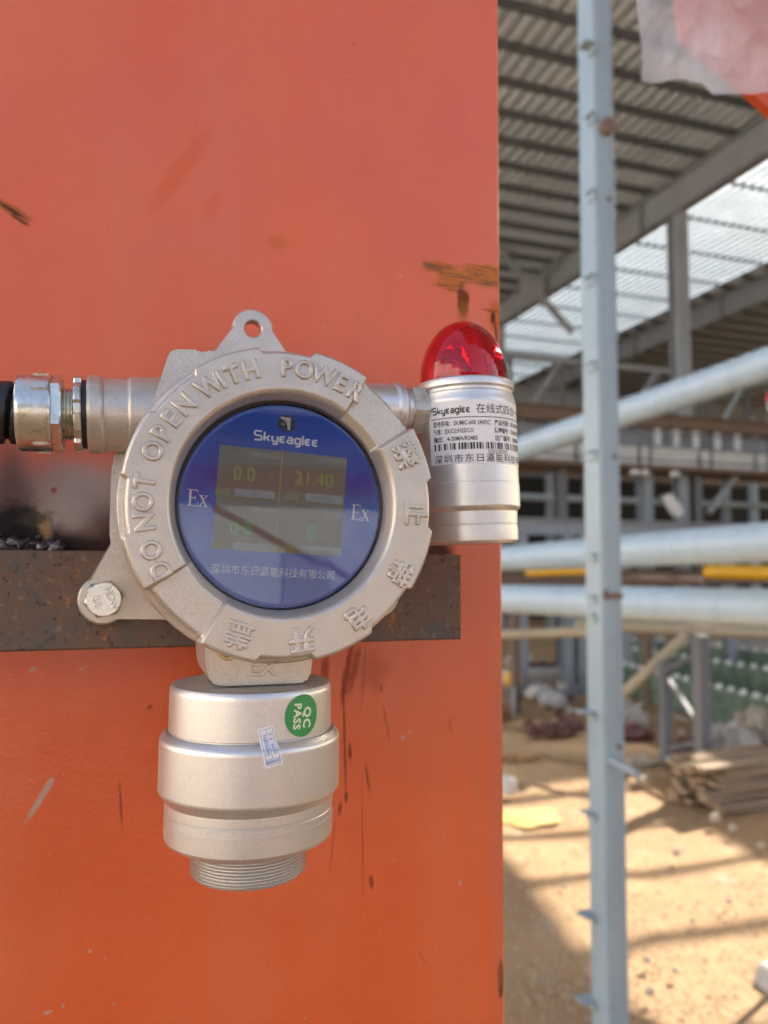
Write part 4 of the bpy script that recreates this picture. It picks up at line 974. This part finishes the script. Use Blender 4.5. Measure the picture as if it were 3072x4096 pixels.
# ------------------------------------------------------------------ clutter on the ground
random.seed(21)
pb = onZ(2830, 3235, 0); LBL = 'weathered board in the rough timber stack at the right edge'
k_ = 0
for row in range(9):
    for j in range(4):
        L_ = random.uniform(1.5, 2.4); x = pb.x + random.uniform(-.1, .3); y = pb.y + .02 + j * .2 + random.uniform(-.02, .02); z = gz(pb.x, pb.y) + .02 + row * .063
        a = Vector((x, y, z + .04)); b = Vector((x + L_, y + random.uniform(-.16, .16), z + .04 + random.uniform(-.01, .01)))
        o = obj('timber_board', MB().beam(a, b, .16, .052, bev=.004), M['wood'], origin=a); tag(o, LBL, 'board', 'boards in the timber stack')
def onground(px, py): return onZ(px, py, -.02)
def lump(name, label, cat, px, py, wpx, hpx, mat, seed, group=None, amp=.3, dy=.8):
    p = onground(px, py); k_ = depth(p) / F; w_, h_ = wpx * k_, hpx * k_
    mb = MB(); mb.lump((p.x, p.y, h_ * .33), w_ / 2, w_ / 2 * dy, h_ * .66, seed, amp, 1.5, 3)
    o = obj(name, mb, mat, origin=(p.x, p.y, 0), smooth=50); return tag(o, label, cat, group)
for i, (px, py, w_, h_, l_) in enumerate(((2160, 2800, 130, 60, 'white sack lying nearest the orange column on the dirt'), (2215, 2826, 120, 55, 'white sack in front of the pale heap left of the post'), (2275, 2765, 95, 46, 'white sack lying next to the post'), (2078, 2700, 60, 46, 'small white sack behind the yellow ball'),
                                         (2722, 2690, 110, 80, 'large white sack on the green racks behind the trestle'), (2640, 2600, 70, 56, 'white sack far behind, beside the slanted strut'), (2100, 2650, 70, 40, 'small white bundle far back by the orange column'))):
    lump('white_sack', l_, 'sack', px, py, w_, h_, M['sack'], i + 3)
# fallen drum and yellow ball beside the orange column
p = onground(2035, 2868); k_ = depth(p) / F
t = thing('steel_drum', 'rusty steel drum on its side half hidden by the orange column', 'drum', p)
c = p + Vector((0, 0, 62 * k_)); mb = MB(); mb.tube(c + Vector((-.5, .3, 0)), c + Vector((.06, -.05, 0)), 60 * k_, 32); obj('drum_body', mb, M['brown'], t)
obj('drum_rim', MB().tube(c + Vector((.062, -.052, 0)), c + Vector((.09, -.07, 0)), 63 * k_, 32), M['grey'], t)
p = onground(2052, 2795); k_ = depth(p) / F; mb = MB(); mb.lump((p.x, p.y, 38 * k_ + .2), 36 * k_, 36 * k_, 40 * k_, 2, .05); mb.tube((p.x, p.y, -.05), (p.x, p.y, .22), 20 * k_, 16); o = obj('yellow_float', mb, M['yellow'], origin=(p.x, p.y, 0)); tag(o, 'round yellow ball beside the fallen drum', 'ball')
random.seed(8)
for i in range(22):
    px = random.gauss(2215, 55); py = 2948 - abs(random.gauss(0, 30)); s_ = random.uniform(34, 62)
    lump('broken_brick', 'broken maroon brick in the low heap left of the post', 'brick', px, py, s_, s_ * .75, M['brick'], i, 'bricks in the maroon heap', .45)
# green racks
M['pipeend'] = simple('pale_cap', (.62, .66, .60), .6, 0, .2, 20)
for i, (pa, pb_, hh, l_) in enumerate((((2450, 2760), (3160, 2985), .62, 'nearest long green slatted rack behind the trestle'), ((2450, 2705), (3200, 2860), .75, 'middle long green rack topped with pale caps'), ((2440, 2660), (3200, 2760), .8, 'farthest long green rack below the concrete slabs'))):
    A, B = onground(*pa), onground(*pb_); d = B - A; L_ = d.length; u = d / L_
    t = thing('green_rack', l_, 'rack', (A + B) / 2)
    for z in (.1, hh * .55, hh): obj('rail', MB().beam(A + Vector((0, 0, z)), B + Vector((0, 0, z)), .10, .06), M['green'], t)
    N_ = 34
    mbp = MB(); mbc = MB()
    for q in range(N_):
        c = A + d * ((q + .5) / N_); mbp.beam(c + Vector((0, 0, 0)), c + Vector((0, 0, hh - .04)), .05, .14, up=u)
        if q % 2: mbc = MB(); mbc.lump(c + Vector((0, 0, hh + .07)), .075, .075, .07, q, .2, 1, 2); obj('cap', mbc, M['pipeend'], t)
    obj('slats', mbp, M['green'], t)
for i, (px, py, wpx, hpx, l_) in enumerate(((3010, 2690, 320, 75, 'long grey concrete slab stacked above the green racks at right'), (2960, 2600, 240, 40, 'thin concrete slab lying farther back at right'), (2160, 2720, 300, 40, 'flat grey concrete slab behind the white sacks'))):
    p = onZ(px, py, .0); k_ = depth(p) / F; o = obj('concrete_slab', MB().box((p.x - wpx * k_ / 2, p.y - .4, -.1), (p.x + wpx * k_ / 2, p.y + .5, hpx * k_), .02), M['conc'], origin=(p.x, p.y, 0)); tag(o, l_, 'slab')
p = onground(3062, 3935); k_ = depth(p) / F
o = obj('concrete_block', MB().prism([(p.x - .02, -.08), (p.x + .35, -.06), (p.x + .4, .09), (p.x + .05, .06)], p.y - .07, p.y + .12, .01), M['conc'], origin=(p.x, p.y, 0)); tag(o, 'pale broken concrete block at the lower right edge', 'block')
M['faded'] = simple('faded_yellow_sheet', (.56, .37, .10), .7, 0, .25, 5)
lump('yellow_sheet', 'wide faded yellow sheet lying flat on the sunlit sand', 'sheet', 2120, 3262, 250, 5, M['faded'], 5, amp=.6).location.z -= .045
lump('pale_rock', 'round pale rock on the sand beside the orange column edge', 'rock', 2030, 3180, 80, 75, M['sack'], 9)
random.seed(33)
for i, (px, py, s_) in enumerate(((2706, 3430, 34), (2915, 3620, 24), (2770, 3700, 22), (2860, 3290, 40), (2930, 3330, 34), (2560, 3140, 46), (2585, 3120, 30), (3045, 3400, 28), (2700, 3900, 30), (2590, 3860, 34), (2600, 3990, 40), (2260, 3560, 18))):
    lump('pale_stone', 'small pale stone scattered on the sandy ground', 'stone', px, py, s_, s_ * .7, M['stone'], i + 40, 'pale stones on the sand', .4)
for i, (px, py, w_, h_, m_, l_) in enumerate(((2480, 2900, 230, 110, 'conc', 'grey rubble heap between post and trestle'), (2900, 2990, 260, 110, 'conc', 'grey rubble heap behind the timber stack'), (3030, 2960, 160, 150, 'stone', 'pale rubble heap at the right edge behind the boards'), (2540, 2950, 150, 60, 'brick', 'brown rubble strip at the foot of the left trestle leg'),
                                              (2160, 2690, 200, 46, 'brick', 'brown rubble far back by the orange column'), (2330, 2740, 150, 70, 'stone', 'pale rubble heap hidden partly by the post'), (2760, 3010, 170, 60, 'brick', 'reddish rubble between the trestle legs'), (2560, 3060, 130, 34, 'stone', 'low pale rubble patch in front of the trestle'), (2090, 3050, 190, 46, 'ground', 'low mound of sand beside the orange column'))):
    p = onground(px, py); k_ = depth(p) / F; mb = MB()
    for q in range(16):
        a = random.uniform(-.5, .5) * w_ * k_; b = random.uniform(-.3, .5) * w_ * k_ * .5; s_ = random.uniform(.12, .3) * h_ * k_; zz = max(0, (1 - abs(a) / (w_ * k_ * .5))) * h_ * k_ * random.uniform(.2, .7)
        mb.lump((p.x + a, p.y + b, zz), s_ * random.uniform(.9, 1.8), s_, s_, q + i * 20, .5, 1.6, 2)
    mb.lump((p.x, p.y + .05, 0), w_ * k_ * .5, w_ * k_ * .3, h_ * k_ * .75, i, .5, 2.2, 4)
    o = obj('rubble_heap', mb, M[m_], origin=(p.x, p.y, 0), smooth=0); tag(o, l_, 'rubble')
random.seed(77)
for i in range(70):
    px = random.choice((random.uniform(2010, 2335), random.uniform(2500, 3072), random.uniform(2500, 3072))); py = random.uniform(2640, 2935) + max(0, px - 2500) * .07; s_ = random.uniform(16, 42)
    p = onground(px, py); k_ = depth(p) / F; mb = MB(); a = Vector((p.x, p.y, s_ * k_ * random.uniform(.1, .5))); q = Vector((random.uniform(-1, 1), random.uniform(-1, 1), random.uniform(-.25, .25))) * s_ * k_ * random.uniform(.6, 1.6)
    if i % 3: mb.beam(a - q, a + q, s_ * k_ * random.uniform(.2, .6), s_ * k_ * random.uniform(.15, .5), bev=.004)
    else: mb.lump(a, s_ * k_ * .6, s_ * k_ * .5, s_ * k_ * .45, i, .5, 1.6, 2)
    o = obj('scrap_piece', mb, M[random.choice(('white', 'conc', 'brick', 'wood', 'grey', 'tan', 'stone', 'brown', 'sack', 'dgrey'))], origin=(p.x, p.y, 0), smooth=20); tag(o, 'small piece of building scrap littered among the rubble behind the post', 'scrap', 'scrap littered behind the post')
# gravel and crumbs: nobody could count them
mb = MB()
for i in range(4200):
    px = random.uniform(1990, 3100); py = 2920 + 1250 * random.random() ** 1.0; p = onZ(px, py, 0); s_ = random.choice((.007, .009, .011, .014, .019)) * random.uniform(.7, 1.3)
    z = gz(p.x, p.y); a = random.uniform(0, 6.28)
    V = [(math.cos(a + q * 2.094) * s_ * random.uniform(.7, 1.3), math.sin(a + q * 2.094) * s_ * random.uniform(.7, 1.3)) for q in range(3)]
    mb.add([(p.x + x, p.y + y, z - .002) for x, y in V] + [(p.x + random.uniform(-.3, .3) * s_, p.y + random.uniform(-.3, .3) * s_, z + s_ * .8)], [(0, 1, 3), (1, 2, 3), (2, 0, 3)])
o = obj('gravel', mb, M['crumb'], smooth=0); tag(o, 'loose gravel crumbs scattered over the sandy ground', 'gravel', kind='stuff')

# ------------------------------------------------------------------ orange beam with plastic film, upper right
Yb = onD(2900, 200, 1.02).y
bo = [onY(x, y, Yb) for x, y in ((2690, -260), (2730, 150), (2900, 290), (2992, 366), (3072, 440), (3500, 800), (3900, 700), (3900, -260))]
mb = MB(); mb.prism([(q.x, q.z) for q in bo], Yb, Yb + .012, .002)
o = obj('orange_beam', mb, M['orange2'], origin=onY(3200, 200, Yb)); tag(o, 'orange steel beam end wrapped in plastic film at the top right corner', 'beam')
Yf = Yb - .05; NX, NY_ = 200, 170
def fedge(u, v):     # film outline in photo pixels
    xl = 2540 + 22 * v + 8 * math.sin(v * 9); x = xl + (3500 - xl) * u
    bot = 325 + 8 * math.sin(u * 30); t_ = (x - 2540) / 960
    if x > 2800: bot = 325 + min(1, (x - 2800) / 50) * 52 - max(0, (x - 3000) * .12)
    return x, -420 + (bot + 420) * v
mb = MB(); V = []
for j in range(NY_ + 1):
    for i in range(NX + 1):
        x, y = fedge(i / NX, j / NY_); q = onY(x, y, Yf)
        d = .02 * noise.noise(Vector((q.x * 9, q.z * 9, 2.2))) + .02 * abs(noise.noise(Vector((q.x * 11 + q.z * 7, q.z * 4 - q.x * 3, 7)))) + .008 * (1 - abs(noise.noise(Vector((q.x * 22 - q.z * 16, q.z * 7 + q.x * 8, 3))))) ** 3 + .002 * noise.noise(Vector((q.x * 50, q.z * 45, 5)))
        ed = min(1, i / 14) * min(1, (NY_ - j) / 14); V.append((q.x, q.y + (d - .01) * ed * .8, q.z))
mb.add(V, [(j * (NX + 1) + i, j * (NX + 1) + i + 1, (j + 1) * (NX + 1) + i + 1, (j + 1) * (NX + 1) + i) for j in range(NY_) for i in range(NX)])
o = obj('plastic_film', mb, M['film'], origin=onY(2900, 100, Yf), smooth=80); tag(o, 'crumpled milky plastic film hanging over the orange beam end', 'plastic film')
# second alarm beacon peeking in at the right edge
p = onD(3095, 1592, 6.0); t = thing('wall_beacon', 'small round red warning lamp just visible at the right edge', 'warning lamp', p)
mb = MB(); mb.lump(p, .055, .055, .06, 1, .02, 1, 4); obj('lens', mb, M['redlens'], t); obj('lamp_base', MB().tube(p - Vector((0, 0, .10)), p - Vector((0, 0, .03)), .05, 20), M['grey'], t)
obj('lamp_stalk', MB().tube(p - Vector((0, 0, p.z + .1)), p - Vector((0, 0, .101)), .025, 12), M['grey'], t)

# ------------------------------------------------------------------ what the window mirrors, and buildings added for reflected and bounced light
t = thing('braced_frame', 'orange braced steel frame mirrored in the round blue window', 'steel frame', (1.0, -8, 0))
obj('post', MB().box((-.95, -8.15, -.1), (-.65, -7.85, 11)), M['orange2'], t); obj('post', MB().box((6.6, -8.15, -.1), (6.9, -7.85, 11)), M['orange2'], t)
obj('rail', MB().box((-.649, -8.1, 3.75), (6.599, -7.9, 4.1)), M['orange2'], t)
obj('brace', MB().beam((-.8, -7.7, 4.2), (6.7, -7.7, .4), .09, .09), M['orange2'], t)
t = thing('reflection_building', 'unseen pale building added behind the camera for window reflections and fill light', 'building', (0, -34, 0))
obj('wall', MB().box((-45, -40, -.2), (30, -30, 5.2)), M['skywall'], t); obj('upper_wall', MB().box((-45, -39.9, 5.21), (30, -30.3, 10.5)), M['slate'], t)  # added out of view; wall tones picked for the window reflection and fill
obj('roof', MB().box((-45.5, -40.4, 10.51), (30.5, -29.6, 10.8)), M['grey'], t)
for k_ in range(9): x = -42 + k_ * 8; obj('door', MB().box((x, -29.99, -.1), (x + 2.6, -29.9, 3.0)), M['pale'] if k_ % 2 else M['grey'], t)
t = thing('bounce_hall', 'unseen white hall added off to the left to bounce sunlight onto the post', 'building', (-25, 2, 0))
obj('wall', MB().box((-31, -34, -.2), (-20, 44, 13)), M['white'], t); obj('roof', MB().box((-31.5, -34.5, 13.01), (-19.5, 44.5, 13.4)), M['grey'], t)  # added out of view to throw sunlight on the post and ceiling
for k_ in range(10): y = -28 + k_ * 7; obj('window', MB().box((-19.99, y, 5), (-19.9, y + 3, 7)), M['dgrey'], t)
